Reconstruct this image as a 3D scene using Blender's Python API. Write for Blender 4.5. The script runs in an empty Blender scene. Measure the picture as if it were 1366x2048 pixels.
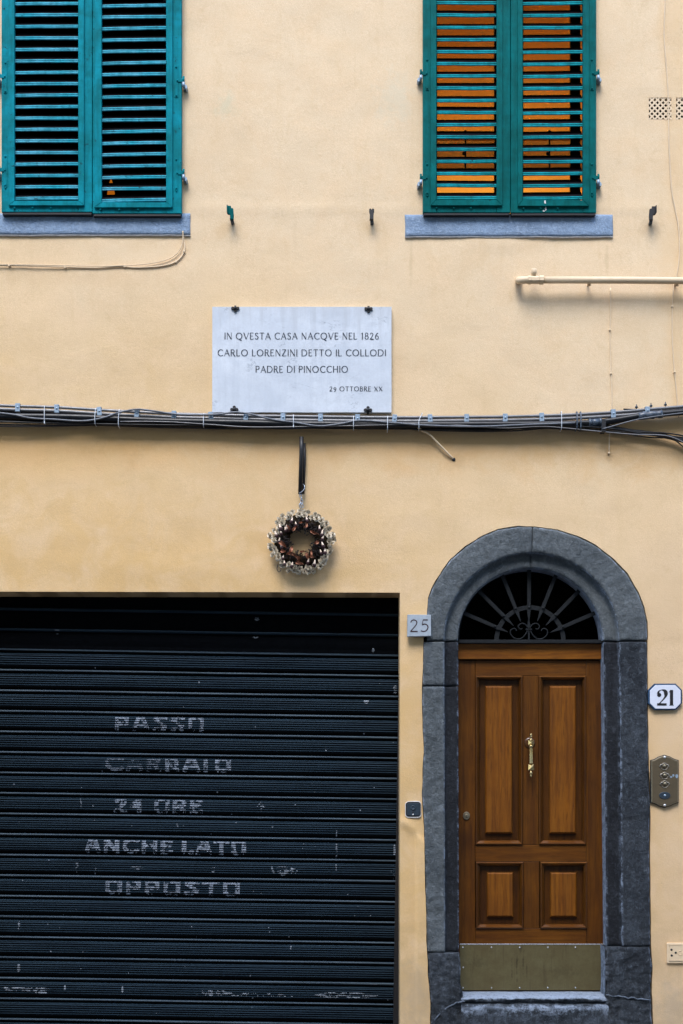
import bpy, bmesh, math, random
from math import sin, cos, pi, radians, sqrt, atan2, hypot
from mathutils import Vector, Matrix, noise
from mathutils.geometry import delaunay_2d_cdt, tessellate_polygon
import numpy as np

random.seed(7)
SC = bpy.context.scene
COL = SC.collection

# ------------------------------------------------------------------ camera, sky, sun, exposure
DIST, EYE, PPM = 8.0, 1.6, 325.0
CX, CY = 683.0, 2048.0 - (EYE - 0.15) * PPM
cam = bpy.data.cameras.new('camera')
cam.sensor_fit = 'HORIZONTAL'
cam.sensor_width = 36.0
cam.lens = 36.0 * DIST / (1366 / PPM)
cam.shift_y = (CY - 1024.0) / 1366.0
cam.clip_end = 500
camo = bpy.data.objects.new('camera', cam)
camo.location = (0, -DIST, EYE)
camo.rotation_euler = (radians(90), 0, 0)
COL.objects.link(camo)
SC.camera = camo

SUN_EL, SUN_AZ = 57.0, 14.0          # the light comes from above the street, a little from the left
w = bpy.data.worlds.new('World')
SC.world = w
w.use_nodes = True
wn = w.node_tree
bg = wn.nodes['Background']
sky = wn.nodes.new('ShaderNodeTexSky')
sky.sky_type = 'NISHITA'
sky.sun_disc = False
sky.sun_elevation = radians(SUN_EL)
sky.sun_rotation = radians(180 + SUN_AZ)
sky.dust_density = 1.0
sky.ozone_density = 1.5
wn.links.new(sky.outputs[0], bg.inputs[0])
bg.inputs[1].default_value = 0.162
sun = bpy.data.lights.new('sun', 'SUN')
sun.energy = 0.85
sun.angle = radians(30)
sun.color = (1.0, 0.985, 0.96)
suno = bpy.data.objects.new('sun', sun)
d = Vector((-sin(radians(SUN_AZ)) * cos(radians(SUN_EL)), -cos(radians(SUN_AZ)) * cos(radians(SUN_EL)), sin(radians(SUN_EL))))
suno.rotation_euler = d.to_track_quat('Z', 'Y').to_euler()
suno.location = (0, -10, 12)
COL.objects.link(suno)
SC.view_settings.view_transform = 'Standard'
SC.view_settings.look = 'None'
SC.view_settings.exposure = 1.92
SC.view_settings.gamma = 1.0
SC.view_settings.use_curve_mapping = False

# ------------------------------------------------------------------ helpers
def at(px, py, y=0.0):
    """point of the facade at depth y (metres behind the wall face)"""
    k = (DIST + y) / DIST
    return Vector(((px - CX) / PPM * k, y, EYE + (CY - py) / PPM * k))
def u(px):
    return px / PPM

WLOC = {}
def tag(o, label=None, cat=None, group=None, kind=None):
    if label: o['label'] = label
    if cat: o['category'] = cat
    if group: o['group'] = group
    if kind: o['kind'] = kind
    return o
def empty(name, loc, parent=None):
    o = bpy.data.objects.new(name, None)
    o.empty_display_size = 0.1
    COL.objects.link(o)
    loc = Vector(loc)
    WLOC[o] = loc
    if parent:
        o.parent = parent
        o.location = loc - WLOC[parent]
    else:
        o.location = loc
    return o

class MB:
    def __init__(s):
        s.v = []; s.f = []; s.m = []; s.sm = []; s.mi = 0; s.smooth = False; s.att = None
    def add(s, vs, fs, smooth=None):
        b = len(s.v)
        s.v += [Vector(p) for p in vs]
        for f in fs:
            s.f.append([b + i for i in f]); s.m.append(s.mi); s.sm.append(s.smooth if smooth is None else smooth)
    def box(s, x0, x1, y0, y1, z0, z1, bev=0.0):
        if bev <= 0:
            v = [(x, y, z) for x in (x0, x1) for y in (y0, y1) for z in (z0, z1)]
            s.add(v, [(0,1,3,2),(4,6,7,5),(0,4,5,1),(2,3,7,6),(0,2,6,4),(1,5,7,3)], False)
        else:
            bm = bmesh.new()
            bmesh.ops.create_cube(bm, size=1)
            bmesh.ops.scale(bm, vec=(x1-x0, y1-y0, z1-z0), verts=bm.verts)
            bmesh.ops.translate(bm, vec=((x0+x1)/2, (y0+y1)/2, (z0+z1)/2), verts=bm.verts)
            bmesh.ops.bevel(bm, geom=bm.edges[:], offset=bev, segments=1, affect='EDGES')
            s.bm(bm, False)
    def bm(s, bm, smooth=True):
        bm.verts.index_update()
        s.add([v.co.copy() for v in bm.verts], [[v.index for v in f.verts] for f in bm.faces], smooth)
        bm.free()
    def tube(s, path, r, seg=8, cap=True, rr=None):
        P = [Vector(p) for p in path]
        n = len(P)
        up = Vector((0, 0, 1))
        t0 = (P[1] - P[0]).normalized()
        if abs(t0.dot(up)) > 0.9: up = Vector((0, 1, 0))
        nx = t0.cross(up).normalized()
        vs = []
        for i in range(n):
            t = (P[min(i+1, n-1)] - P[max(i-1, 0)]).normalized()
            nx = (nx - t * nx.dot(t)).normalized()
            ny = t.cross(nx)
            ri = rr[i] if rr else r
            for k in range(seg):
                a = 2*pi*k/seg
                vs.append(P[i] + nx*(ri*cos(a)) + ny*(ri*sin(a)))
        fs = []
        for i in range(n-1):
            for k in range(seg):
                k2 = (k+1) % seg
                fs.append((i*seg+k, i*seg+k2, (i+1)*seg+k2, (i+1)*seg+k))
        s.add(vs, fs, True)
        if cap:
            b = len(s.v) - len(vs)
            s.f.append([b + k for k in range(seg)][::-1]); s.m.append(s.mi); s.sm.append(False)
            s.f.append([b + (n-1)*seg + k for k in range(seg)]); s.m.append(s.mi); s.sm.append(False)
    def prism(s, poly, y0, y1, chamfer=0.0):
        """poly: list of (x,z); front face at y0 (towards the street), back at y1"""
        n = len(poly)
        area = sum(poly[i][0]*poly[(i+1)%n][1]-poly[(i+1)%n][0]*poly[i][1] for i in range(n))
        if area < 0: poly = poly[::-1]
        c = Vector((sum(p[0] for p in poly)/n, sum(p[1] for p in poly)/n))
        rings = []
        if chamfer > 0:
            inn = []
            for i in range(n):
                a = Vector(poly[i-1]); b = Vector(poly[i]); d_ = Vector(poly[(i+1)%n])
                e1 = (b-a).normalized(); e2 = (d_-b).normalized()
                nn = Vector((-e1.y-e2.y, e1.x+e2.x))
                if nn.length < 1e-6: nn = Vector((-e1.y, e1.x))
                nn.normalize()
                inn.append(b + nn*chamfer)
            rings = [(inn, y0), (poly, y0+chamfer), (poly, y1)]
        else:
            rings = [(poly, y0), (poly, y1)]
        vs = []
        for r_, y in rings:
            vs += [(p[0], y, p[1]) for p in r_]
        fs = []
        for k in range(len(rings)-1):
            for i in range(n):
                j = (i+1) % n
                fs.append((k*n+i, k*n+j, (k+1)*n+j, (k+1)*n+i))
        tri = tessellate_polygon([[Vector((p[0], p[1], 0)) for p in rings[0][0]]])
        fs += [tuple(t) for t in tri]
        fs += [tuple((len(rings)-1)*n+i for i in t[::-1]) for t in tri]
        s.add(vs, fs, False)
    def lathe(s, prof, c, axis='Z', seg=16):
        """prof: (radius, height along axis)"""
        vs = []
        for r, h in prof:
            for k in range(seg):
                a = 2*pi*k/seg
                if axis == 'Z': vs.append((c[0]+r*cos(a), c[1]+r*sin(a), c[2]+h))
                else: vs.append((c[0]+r*cos(a), c[1]+h, c[2]+r*sin(a)))
        fs = []
        for i in range(len(prof)-1):
            for k in range(seg):
                k2 = (k+1) % seg
                fs.append((i*seg+k, i*seg+k2, (i+1)*seg+k2, (i+1)*seg+k))
        fs.append(tuple(range(seg))[::-1]); fs.append(tuple((len(prof)-1)*seg+k for k in range(seg)))
        s.add(vs, fs, True)
    def mesh(s, name, mats, origin):
        me = bpy.data.meshes.new(name)
        me.from_pydata([tuple(p - origin) for p in s.v], [], s.f)
        for m in mats: me.materials.append(m)
        me.polygons.foreach_set('material_index', s.m)
        me.polygons.foreach_set('use_smooth', s.sm)
        if s.att is not None:
            a = me.attributes.new('wear', 'FLOAT', 'POINT')
            a.data.foreach_set('value', s.att)
        bm = bmesh.new(); bm.from_mesh(me)
        bmesh.ops.recalc_face_normals(bm, faces=bm.faces)
        bm.to_mesh(me); bm.free()
        me.update()
        return me
    def build(s, name, mats, parent=None, origin=None, sharp=True):
        if not isinstance(mats, (list, tuple)): mats = [mats]
        if origin is None:
            lo = Vector((min(p.x for p in s.v), min(p.y for p in s.v), min(p.z for p in s.v)))
            hi = Vector((max(p.x for p in s.v), max(p.y for p in s.v), max(p.z for p in s.v)))
            origin = (lo+hi)/2
        origin = Vector(origin)
        me = s.mesh(name, mats, origin)
        o = bpy.data.objects.new(name, me)
        COL.objects.link(o)
        WLOC[o] = origin
        if parent:
            o.parent = parent
            o.location = origin - WLOC[parent]
        else:
            o.location = origin
        return o
def dup(o, loc, parent=None, rot=None):
    c = o.copy(); COL.objects.link(c)
    p = parent or o.parent
    c.parent = p
    c.location = Vector(loc) - (WLOC[p] if p else Vector((0,0,0)))
    WLOC[c] = Vector(loc)
    if rot: c.rotation_euler = rot
    return c
def catmull(pts, n=8):
    P = [Vector(p) for p in pts]
    P = [P[0]*2-P[1]] + P + [P[-1]*2-P[-2]]
    out = []
    for i in range(1, len(P)-2):
        for k in range(n):
            t = k/n
            a, b, c, e = P[i-1], P[i], P[i+1], P[i+2]
            out.append(0.5*((2*b)+(c-a)*t+(2*a-5*b+4*c-e)*t*t+(3*b-a-3*c+e)*t*t*t))
    out.append(P[-2])
    return out
def ntx(x, y, z, s=1.0, o=0.0):
    return noise.noise(Vector((x*s+o, y*s-o, z*s+o*2)))

# ------------------------------------------------------------------ materials
def srgb(r, g, b):
    f = lambda c: (c/255/12.92) if c/255 <= 0.04045 else ((c/255+0.055)/1.055)**2.4
    return (f(r), f(g), f(b), 1)
class NT:
    def __init__(s, name):
        s.mat = bpy.data.materials.new(name); s.mat.use_nodes = True
        s.t = s.mat.node_tree; s.b = s.t.nodes['Principled BSDF']
        s.geo = s.t.nodes.new('ShaderNodeNewGeometry')
    def n(s, typ, **kw):
        nd = s.t.nodes.new('ShaderNode'+typ)
        for k, v in kw.items(): setattr(nd, k, v)
        return nd
    def l(s, a, b): s.t.links.new(a, b)
    def pos(s, scale=(1,1,1)):
        m = s.n('Mapping'); m.inputs['Scale'].default_value = scale
        s.l(s.geo.outputs['Position'], m.inputs['Vector']); return m.outputs[0]
    def noise(s, scale, detail=4, rough=0.6, vec=None, dist=0.0):
        nd = s.n('TexNoise'); nd.inputs['Scale'].default_value = scale
        nd.inputs['Detail'].default_value = detail; nd.inputs['Roughness'].default_value = rough
        nd.inputs['Distortion'].default_value = dist
        s.l(vec or s.geo.outputs['Position'], nd.inputs['Vector']); return nd.outputs['Fac']
    def ramp(s, fac, a, b, c0=0.0, c1=1.0):
        m = s.n('MapRange'); m.inputs['From Min'].default_value = a; m.inputs['From Max'].default_value = b
        m.inputs['To Min'].default_value = c0; m.inputs['To Max'].default_value = c1
        s.l(fac, m.inputs['Value']); return m.outputs[0]
    def math(s, op, a, b=None):
        m = s.n('Math', operation=op)
        for i, x in enumerate((a, b)):
            if x is None: continue
            if isinstance(x, (int, float)): m.inputs[i].default_value = x
            else: s.l(x, m.inputs[i])
        return m.outputs[0]
    def mix(s, fac, a, b, blend='MIX'):
        m = s.n('Mix', data_type='RGBA', blend_type=blend)
        for i, x in ((0, fac), (6, a), (7, b)):
            if isinstance(x, (int, float)): m.inputs[i].default_value = x
            elif isinstance(x, tuple): m.inputs[i].default_value = x
            else: s.l(x, m.inputs[i])
        return m.outputs[2]
    def bump(s, h, strength, dist, prev=None):
        b = s.n('Bump'); b.inputs['Strength'].default_value = strength; b.inputs['Distance'].default_value = dist
        s.l(h, b.inputs['Height'])
        if prev is not None: s.l(prev, b.inputs['Normal'])
        return b.outputs[0]
    def out(s, col=None, rough=None, normal=None, metal=0.0, spec=None):
        for nm, x in (('Base Color', col), ('Roughness', rough), ('Normal', normal)):
            if x is None: continue
            if isinstance(x, (int, float)): s.b.inputs[nm].default_value = x
            elif isinstance(x, tuple): s.b.inputs[nm].default_value = x
            else: s.l(x, s.b.inputs[nm])
        s.b.inputs['Metallic'].default_value = metal
        if spec is not None: s.b.inputs['Specular IOR Level'].default_value = spec
        return s.mat
    def xyz(s):
        sp = s.n('SeparateXYZ'); s.l(s.geo.outputs['Position'], sp.inputs[0]); return sp.outputs

def spot(t, px, py, rx, ry, soft=0.6, nz=None):
    """soft stain mask round a place on the wall"""
    p = at(px, py)
    m = t.n('Mapping', vector_type='TEXTURE')
    m.inputs['Location'].default_value = (p.x, 0, p.z)
    m.inputs['Scale'].default_value = (u(rx), 1.0, u(ry))
    t.l(t.geo.outputs['Position'], m.inputs['Vector'])
    ln = t.n('VectorMath', operation='LENGTH'); t.l(m.outputs[0], ln.inputs[0])
    f = ln.outputs['Value']
    if nz is not None: f = t.math('ADD', f, nz)
    return t.ramp(f, 1.0, 1.0-soft)

def m_plaster():
    t = NT('plaster_paint')
    x, y, z = t.xyz()
    big = t.noise(0.9, 4, 0.6)
    mid = t.noise(4.5, 5, 0.65, dist=0.6)
    fine = t.noise(38, 4, 0.7)
    streak = t.noise(3.0, 4, 0.6, t.pos((3.2, 1, 0.35)))
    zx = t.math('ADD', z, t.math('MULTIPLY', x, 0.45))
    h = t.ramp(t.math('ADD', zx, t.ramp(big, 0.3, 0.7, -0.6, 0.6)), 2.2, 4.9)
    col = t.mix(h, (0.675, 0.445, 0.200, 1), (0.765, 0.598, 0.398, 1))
    col = t.mix(t.ramp(mid, 0.42, 0.68, 0, 0.6), col, (0.78, 0.575, 0.36, 1))
    col = t.mix(t.ramp(streak, 0.55, 0.85, 0, 0.45), col, (0.62, 0.44, 0.235, 1))
    col = t.mix(t.ramp(fine, 0.3, 0.75, 0.0, 0.2), col, (0.58, 0.39, 0.20, 1))
    col = t.mix(t.ramp(t.noise(190, 3, 0.8), 0.4, 0.65, 0.22, 0.0), col, (0.36, 0.24, 0.12, 1))
    # newer repaint beside the right hand cable, and pinkish fade on the right pier
    rp = t.math('MULTIPLY', t.ramp(t.math('ADD', x, t.ramp(mid, 0.3, 0.7, -0.05, 0.05)), 1.93, 2.08), t.ramp(z, 3.7, 3.9))
    col = t.mix(t.math('MULTIPLY', rp, 0.5), col, (0.66, 0.46, 0.25, 1))
    pk = t.math('MULTIPLY', t.ramp(x, 1.7, 2.0), t.ramp(z, 3.6, 2.6))
    col = t.mix(t.math('MULTIPLY', pk, 0.55), col, (0.66, 0.48, 0.31, 1))
    m2 = t.noise(2.1, 6, 0.7, dist=0.9)
    col = t.mix(t.ramp(m2, 0.50, 0.70, 0, 0.2), col, (0.56, 0.38, 0.19, 1))
    col = t.mix(t.ramp(t.noise(11, 6, 0.75, dist=0.5), 0.55, 0.72, 0, 0.3), col, (0.55, 0.375, 0.19, 1))
    nz = t.ramp(t.noise(14, 5, 0.7), 0.3, 0.7, -0.6, 0.6)
    for (px, py, rx, ry, c, f) in ((452, 212, 28, 26, (0.55,0.52,0.36,1), 0.45), (790, 200, 45, 60, (0.58,0.55,0.42,1), 0.35),
                                   (455, 455, 40, 30, (0.62,0.42,0.22,1), 0.35), (742, 455, 30, 22, (0.55,0.38,0.2,1), 0.4),
                                   (1300, 458, 32, 24, (0.5,0.36,0.22,1), 0.45), (850, 1090, 120, 30, (0.62,0.43,0.22,1), 0.3),
                                   (1218, 915, 8, 18, (0.42,0.30,0.18,1), 0.6), (180, 560, 260, 22, (0.60,0.42,0.24,1), 0.35),
                                   (1240, 1290, 60, 14, (0.6,0.42,0.24,1), 0.35), (1345, 2010, 40, 60, (0.40,0.33,0.25,1), 0.4),
                                   (832, 1990, 34, 90, (0.45,0.34,0.22,1), 0.45), (822, 520, 5, 60, (0.5,0.36,0.2,1), 0.35), (1214, 515, 5, 50, (0.5,0.36,0.2,1), 0.35), (1010, 500, 60, 18, (0.56,0.42,0.26,1), 0.3), (590, 470, 6, 60, (0.6,0.44,0.27,1), 0.25), (1090, 900, 80, 26, (0.55,0.36,0.16,1), 0.35), (250, 895, 120, 20, (0.5,0.31,0.12,1), 0.4), (700, 1140, 70, 24, (0.56,0.38,0.18,1), 0.35), (430, 1115, 90, 16, (0.54,0.37,0.18,1), 0.35), (1180, 600, 150, 20, (0.6,0.44,0.28,1), 0.3),
                                   (908, 926, 24, 20, (0.45,0.33,0.2,1), 0.4), (1345, 570, 60, 10, (0.45,0.33,0.2,1), 0.35)):
        col = t.mix(t.math('MULTIPLY', spot(t, px, py, rx, ry, 0.8, nz), f), col, c)
    # warm grime and the bundle's cast shade, both painted in below the cables
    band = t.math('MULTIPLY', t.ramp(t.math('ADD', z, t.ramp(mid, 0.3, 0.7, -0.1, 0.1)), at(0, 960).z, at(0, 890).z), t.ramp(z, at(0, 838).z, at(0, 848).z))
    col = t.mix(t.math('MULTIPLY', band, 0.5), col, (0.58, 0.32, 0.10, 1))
    ck = t.n('TexNoise'); ck.inputs['Scale'].default_value = 1.7; ck.inputs['Detail'].default_value = 9; ck.inputs['Roughness'].default_value = 0.68
    t.l(t.geo.outputs['Position'], ck.inputs['Vector'])
    cl = t.ramp(t.math('ABSOLUTE', t.math('SUBTRACT', ck.outputs['Fac'], 0.47)), 0.0022, 0.0, 0, 1)
    cl = t.math('MULTIPLY', cl, t.ramp(t.noise(1.1, 2, 0.5), 0.56, 0.62))
    col = t.mix(t.math('MULTIPLY', cl, 0.45), col, (0.33, 0.22, 0.12, 1))
    # ground dirt and tiny specks
    gd = t.math('MULTIPLY', t.ramp(t.math('ADD', z, t.ramp(mid, 0.3, 0.7, -0.35, 0.35)), 0.75, 0.0), 0.5)
    col = t.mix(gd, col, (0.42, 0.32, 0.21, 1))
    vo = t.n('TexVoronoi'); vo.inputs['Scale'].default_value = 9.0
    t.l(t.geo.outputs['Position'], vo.inputs['Vector'])
    col = t.mix(t.ramp(vo.outputs['Distance'], 0.035, 0.02, 0, 0.5), col, (0.38, 0.27, 0.16, 1))
    trow = t.noise(9, 4, 0.55, t.pos((0.7, 1, 1.2)), dist=0.3)
    n1 = t.bump(trow, 0.3, 0.006)
    n2 = t.bump(t.noise(75, 4, 0.65), 0.38, 0.0022, n1)
    n3 = t.bump(t.noise(200, 3, 0.7), 0.6, 0.0022, n2)
    return t.out(col, 0.9, n3, spec=0.2)

def m_stone(name='grey_stone', base=(0.162, 0.180, 0.188, 1), light=(0.27, 0.31, 0.34, 1), dark=(0.078, 0.090, 0.098, 1), bs=1.0):
    t = NT(name)
    big = t.noise(2.4, 5, 0.65, dist=0.5)
    vert = t.noise(6, 5, 0.65, t.pos((2.2, 1, 0.4)))
    fine = t.noise(70, 5, 0.75)
    col = t.mix(t.ramp(big, 0.35, 0.68), base, dark)
    col = t.mix(t.ramp(vert, 0.48, 0.78, 0, 0.38), col, light)
    col = t.mix(t.ramp(fine, 0.32, 0.7, 0.75, 0.0), col, dark)
    col = t.mix(t.ramp(t.noise(160, 3, 0.8), 0.62, 0.78, 0, 0.5), col, light)
    at_ = t.n('Attribute', attribute_name='wear')
    wv = t.math('MULTIPLY', at_.outputs['Fac'], t.ramp(t.noise(17, 6, 0.8), 0.48, 0.62))
    wv = t.math('ADD', wv, t.math('MAXIMUM', t.math('SUBTRACT', at_.outputs['Fac'], 1.0), 0.0))
    wv = t.math('MINIMUM', wv, 1.0)
    col = t.mix(t.math('MULTIPLY', wv, 0.8), col, (0.36, 0.43, 0.54, 1))
    mp = t.noise(32, 6, 0.72, dist=1.0)
    pits = t.noise(58, 5, 0.8, dist=0.6)
    col = t.mix(t.ramp(pits, 0.48, 0.36, 0, 0.6), col, dark)
    col = t.mix(t.ramp(t.noise(44, 5, 0.8, t.pos((1, 1, 0.7)), dist=0.8), 0.53, 0.68, 0, 0.38), col, light)
    n1 = t.bump(mp, 1.0*bs, 0.014)
    n2 = t.bump(pits, 1.0*bs, 0.007, n1)
    n2 = t.bump(t.noise(130, 4, 0.7), 0.8*bs, 0.003, n2)
    return t.out(col, 0.9, n2, spec=0.12)

def m_paint(name, col, dark, light, rough=0.42, chip=0.66):
    t = NT(name)
    n1 = t.noise(5, 5, 0.65)
    gr = t.noise(40, 5, 0.7, t.pos((1, 1, 0.12)))
    gh = t.noise(40, 4, 0.7, t.pos((0.12, 1, 1)))
    c = t.mix(t.ramp(n1, 0.35, 0.7), col, light)
    c = t.mix(t.ramp(t.noise(13, 4, 0.6), 0.45, 0.7, 0, 0.55), c, dark)
    c = t.mix(t.ramp(gr, 0.45, 0.75, 0, 0.6), c, dark)
    c = t.mix(t.ramp(gh, 0.55, 0.8, 0, 0.4), c, dark)
    ch = t.noise(55, 4, 0.8, t.pos((0.5, 1, 0.5)))
    c = t.mix(t.ramp(ch, chip, chip+0.04, 0, 0.85), c, (0.012, 0.02, 0.022, 1))
    c = t.mix(t.ramp(t.noise(48, 3, 0.8), 0.74, 0.78, 0, 0.7), c, (0.30, 0.50, 0.52, 1))
    b = t.bump(gr, 0.4, 0.0015)
    b = t.bump(ch, 0.3, 0.001, b)
    return t.out(c, t.ramp(n1, 0.3, 0.7, rough+0.05, rough+0.2), b, spec=0.05)

def m_wood(name, axis, tint=1.0):
    t = NT(name)
    sc = (1, 1, 0.07) if axis == 'Z' else (0.07, 1, 1)
    info = t.n('ObjectInfo')
    mp = t.n('Mapping'); mp.inputs['Scale'].default_value = sc
    add = t.n('VectorMath', operation='ADD')
    mul = t.n('VectorMath', operation='SCALE'); mul.inputs[0].default_value = (3.1, 7.7, 5.3)
    t.l(info.outputs['Random'], mul.inputs['Scale'])
    t.l(t.geo.outputs['Position'], add.inputs[0]); t.l(mul.outputs[0], add.inputs[1])
    t.l(add.outputs[0], mp.inputs['Vector'])
    v = mp.outputs[0]
    g1 = t.noise(26, 5, 0.6, v, dist=1.3)
    g2 = t.noise(130, 4, 0.7, v, dist=0.4)
    wv = t.n('TexWave', wave_type='BANDS', bands_direction='X' if axis == 'Z' else 'Z')
    wv.inputs['Scale'].default_value = 7; wv.inputs['Distortion'].default_value = 9
    wv.inputs['Detail'].default_value = 3; wv.inputs['Detail Scale'].default_value = 1.6
    t.l(v, wv.inputs['Vector'])
    big = t.noise(4, 3, 0.5)
    k = tint
    c = t.mix(t.ramp(g1, 0.3, 0.72), (0.235*k, 0.080*k, 0.007*k, 1), (0.088*k, 0.027*k, 0.004*k, 1))
    c = t.mix(t.math('MULTIPLY', wv.outputs['Fac'], 0.35), c, (0.24*k, 0.092*k, 0.011*k, 1))
    c = t.mix(t.ramp(g2, 0.5, 0.72, 0, 0.6), c, (0.04*k, 0.012*k, 0.003*k, 1))
    c = t.mix(t.ramp(big, 0.4, 0.7, 0, 0.45), c, (0.08*k, 0.024*k, 0.004*k, 1))
    kn = t.n('TexVoronoi'); kn.inputs['Scale'].default_value = 2.3
    t.l(t.pos((1, 1, 0.6)), kn.inputs['Vector'])
    c = t.mix(t.ramp(kn.outputs['Distance'], 0.13, 0.03, 0, 0.6), c, (0.045*k, 0.014*k, 0.006*k, 1))
    b = t.bump(g2, 0.25, 0.0008)
    m = t.out(c, t.ramp(g1, 0.3, 0.7, 0.4, 0.55), b, spec=0.15)
    t.b.inputs['Coat Weight'].default_value = 0.16
    t.b.inputs['Coat Roughness'].default_value = 0.14
    return m

def m_simple(name, col, rough=0.5, metal=0.0, var=0.35, scale=30, bump=0.2, alt=None, spec=None):
    t = NT(name)
    n1 = t.noise(scale, 5, 0.7)
    alt = alt or tuple(c*0.45 for c in col[:3])+(1,)
    c = t.mix(t.ramp(n1, 0.35, 0.75, 0, var*2), col, alt)
    b = t.bump(n1, bump, 0.001)
    return t.out(c, t.ramp(n1, 0.3, 0.7, max(rough-0.08, 0.05), min(rough+0.12, 1)), b, metal, spec)

def m_marble():
    t = NT('marble')
    v = t.pos((1, 1, 1))
    big = t.noise(3, 6, 0.65, dist=0.8)
    drip = t.noise(9, 5, 0.65, t.pos((2.6, 1, 0.22)))
    fine = t.noise(90, 4, 0.7)
    c = t.mix(t.ramp(big, 0.35, 0.7), (0.58, 0.62, 0.665, 1), (0.47, 0.515, 0.57, 1))
    c = t.mix(t.ramp(drip, 0.5, 0.78, 0, 0.6), c, (0.40, 0.44, 0.49, 1))
    z = t.xyz()[2]
    top = t.ramp(t.math('ADD', z, t.ramp(drip, 0.3, 0.7, -0.1, 0.1)), at(0, 655).z, at(0, 610).z, 0, 0.55)
    c = t.mix(top, c, (0.42, 0.44, 0.46, 1))
    c = t.mix(t.ramp(fine, 0.45, 0.75, 0, 0.4), c, (0.42, 0.44, 0.47, 1))
    c = t.mix(t.ramp(t.noise(14, 5, 0.7), 0.5, 0.72, 0, 0.45), c, (0.44, 0.475, 0.52, 1))
    # grey veins
    vn = t.n('TexNoise'); vn.inputs['Scale'].default_value = 4.2; vn.inputs['Detail'].default_value = 7
    vn.inputs['Roughness'].default_value = 0.6; vn.inputs['Distortion'].default_value = 0.4
    t.l(t.pos((0.7, 1, 1.5)), vn.inputs['Vector'])
    ab = t.math('ABSOLUTE', t.math('SUBTRACT', vn.outputs['Fac'], 0.5))
    vmask = t.math('MULTIPLY', t.ramp(ab, 0.006, 0.0, 0, 0.75), t.ramp(t.noise(5, 2, 0.5), 0.5, 0.6))
    c = t.mix(vmask, c, (0.20, 0.23, 0.27, 1))
    return t.out(c, 0.55, t.bump(big, 0.3, 0.003, t.bump(fine, 0.3, 0.0010)))

def m_brass_plate():
    t = NT('tarnished_brass')
    n1 = t.noise(7, 5, 0.65)
    dr = t.noise(11, 4, 0.6, t.pos((3, 1, 0.25)), dist=0.8)
    sp = t.noise(85, 4, 0.8)
    nzz = t.ramp(t.noise(40, 4, 0.7), 0.3, 0.7, -0.7, 0.7)
    c = t.mix(t.ramp(n1, 0.3, 0.7), (0.150, 0.128, 0.060, 1), (0.100, 0.075, 0.028, 1))
    c = t.mix(t.ramp(dr, 0.58, 0.7, 0, 0.5), c, (0.07, 0.048, 0.02, 1))
    c = t.mix(t.ramp(sp, 0.5, 0.75, 0, 0.5), c, (0.08, 0.06, 0.03, 1))
    for (px, py, rx, ry, f) in ((1048, 1905, 5, 14, 0.7), (1053, 1925, 2.2, 28, 0.8), (1040, 1935, 2.2, 36, 0.8), (1030, 1945, 1.8, 26, 0.6), (1060, 1948, 1.8, 24, 0.5), (960, 1930, 22, 16, 0.35), (1130, 1950, 40, 14, 0.3)):
        c = t.mix(t.math('MULTIPLY', spot(t, px, py, rx, ry, 0.9, nzz), f), c, (0.045, 0.032, 0.012, 1))
    return t.out(c, t.ramp(n1, 0.3, 0.7, 0.42, 0.6), t.bump(sp, 0.1, 0.0005), metal=0.35)

def m_emit(name, col, strength):
    t = NT(name)
    t.out(col, 0.8)
    t.b.inputs['Emission Color'].default_value = col
    t.b.inputs['Emission Strength'].default_value = strength
    return t.mat

M = {}
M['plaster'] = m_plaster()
M['stone'] = m_stone()
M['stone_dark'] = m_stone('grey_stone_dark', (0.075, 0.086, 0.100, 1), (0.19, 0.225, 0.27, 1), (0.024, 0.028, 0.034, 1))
M['stone_recess_shade'] = m_stone('grey_stone_recess_shade', (0.030, 0.034, 0.040, 1), (0.085, 0.10, 0.125, 1), (0.012, 0.013, 0.016, 1), 0.6)  # recess shade of the inner jambs put into a darker stone
M['threshold'] = m_stone('threshold_stone', (0.19, 0.23, 0.29, 1), (0.50, 0.55, 0.64, 1), (0.09, 0.11, 0.14, 1), 0.8)
M['sill'] = m_stone('sill_stone', (0.33, 0.45, 0.62, 1), (0.52, 0.62, 0.76, 1), (0.20, 0.27, 0.37, 1), 0.8)
M['green'] = m_paint('teal_paint', (0.0, 0.098, 0.094, 1), (0.0, 0.050, 0.046, 1), (0.0, 0.138, 0.140, 1))
M['green_old'] = m_paint('faded_teal_paint', (0.001, 0.165, 0.190, 1), (0.0005, 0.085, 0.088, 1), (0.004, 0.26, 0.33, 1), 0.5, 0.63)
M['slat_green'] = m_paint('slat_edge_lit_paint', (0.002, 0.26, 0.28, 1), (0.001, 0.10, 0.10, 1), (0.015, 0.38, 0.44, 1), 0.45, 0.64)  # sky light caught by the slat edges put into lighter paint
M['slat_old'] = m_paint('slat_edge_lit_faded_paint', (0.014, 0.36, 0.45, 1), (0.003, 0.15, 0.18, 1), (0.14, 0.46, 0.58, 1), 0.5, 0.62)  # same edge light, put into the faded paint
M['slat_dark'] = m_simple('slat_gap_dark', (0.010, 0.010, 0.013, 1), 0.9, spec=0.05)  # darkness of the louvre gaps put into the slat body colour
M['wood_v'] = m_wood('varnished_wood_upright', 'Z', 0.52)
M['wood_h'] = m_wood('varnished_wood_level', 'X', 0.64)
M['wood_p'] = m_wood('varnished_wood_panel', 'Z', 0.98)

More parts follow.
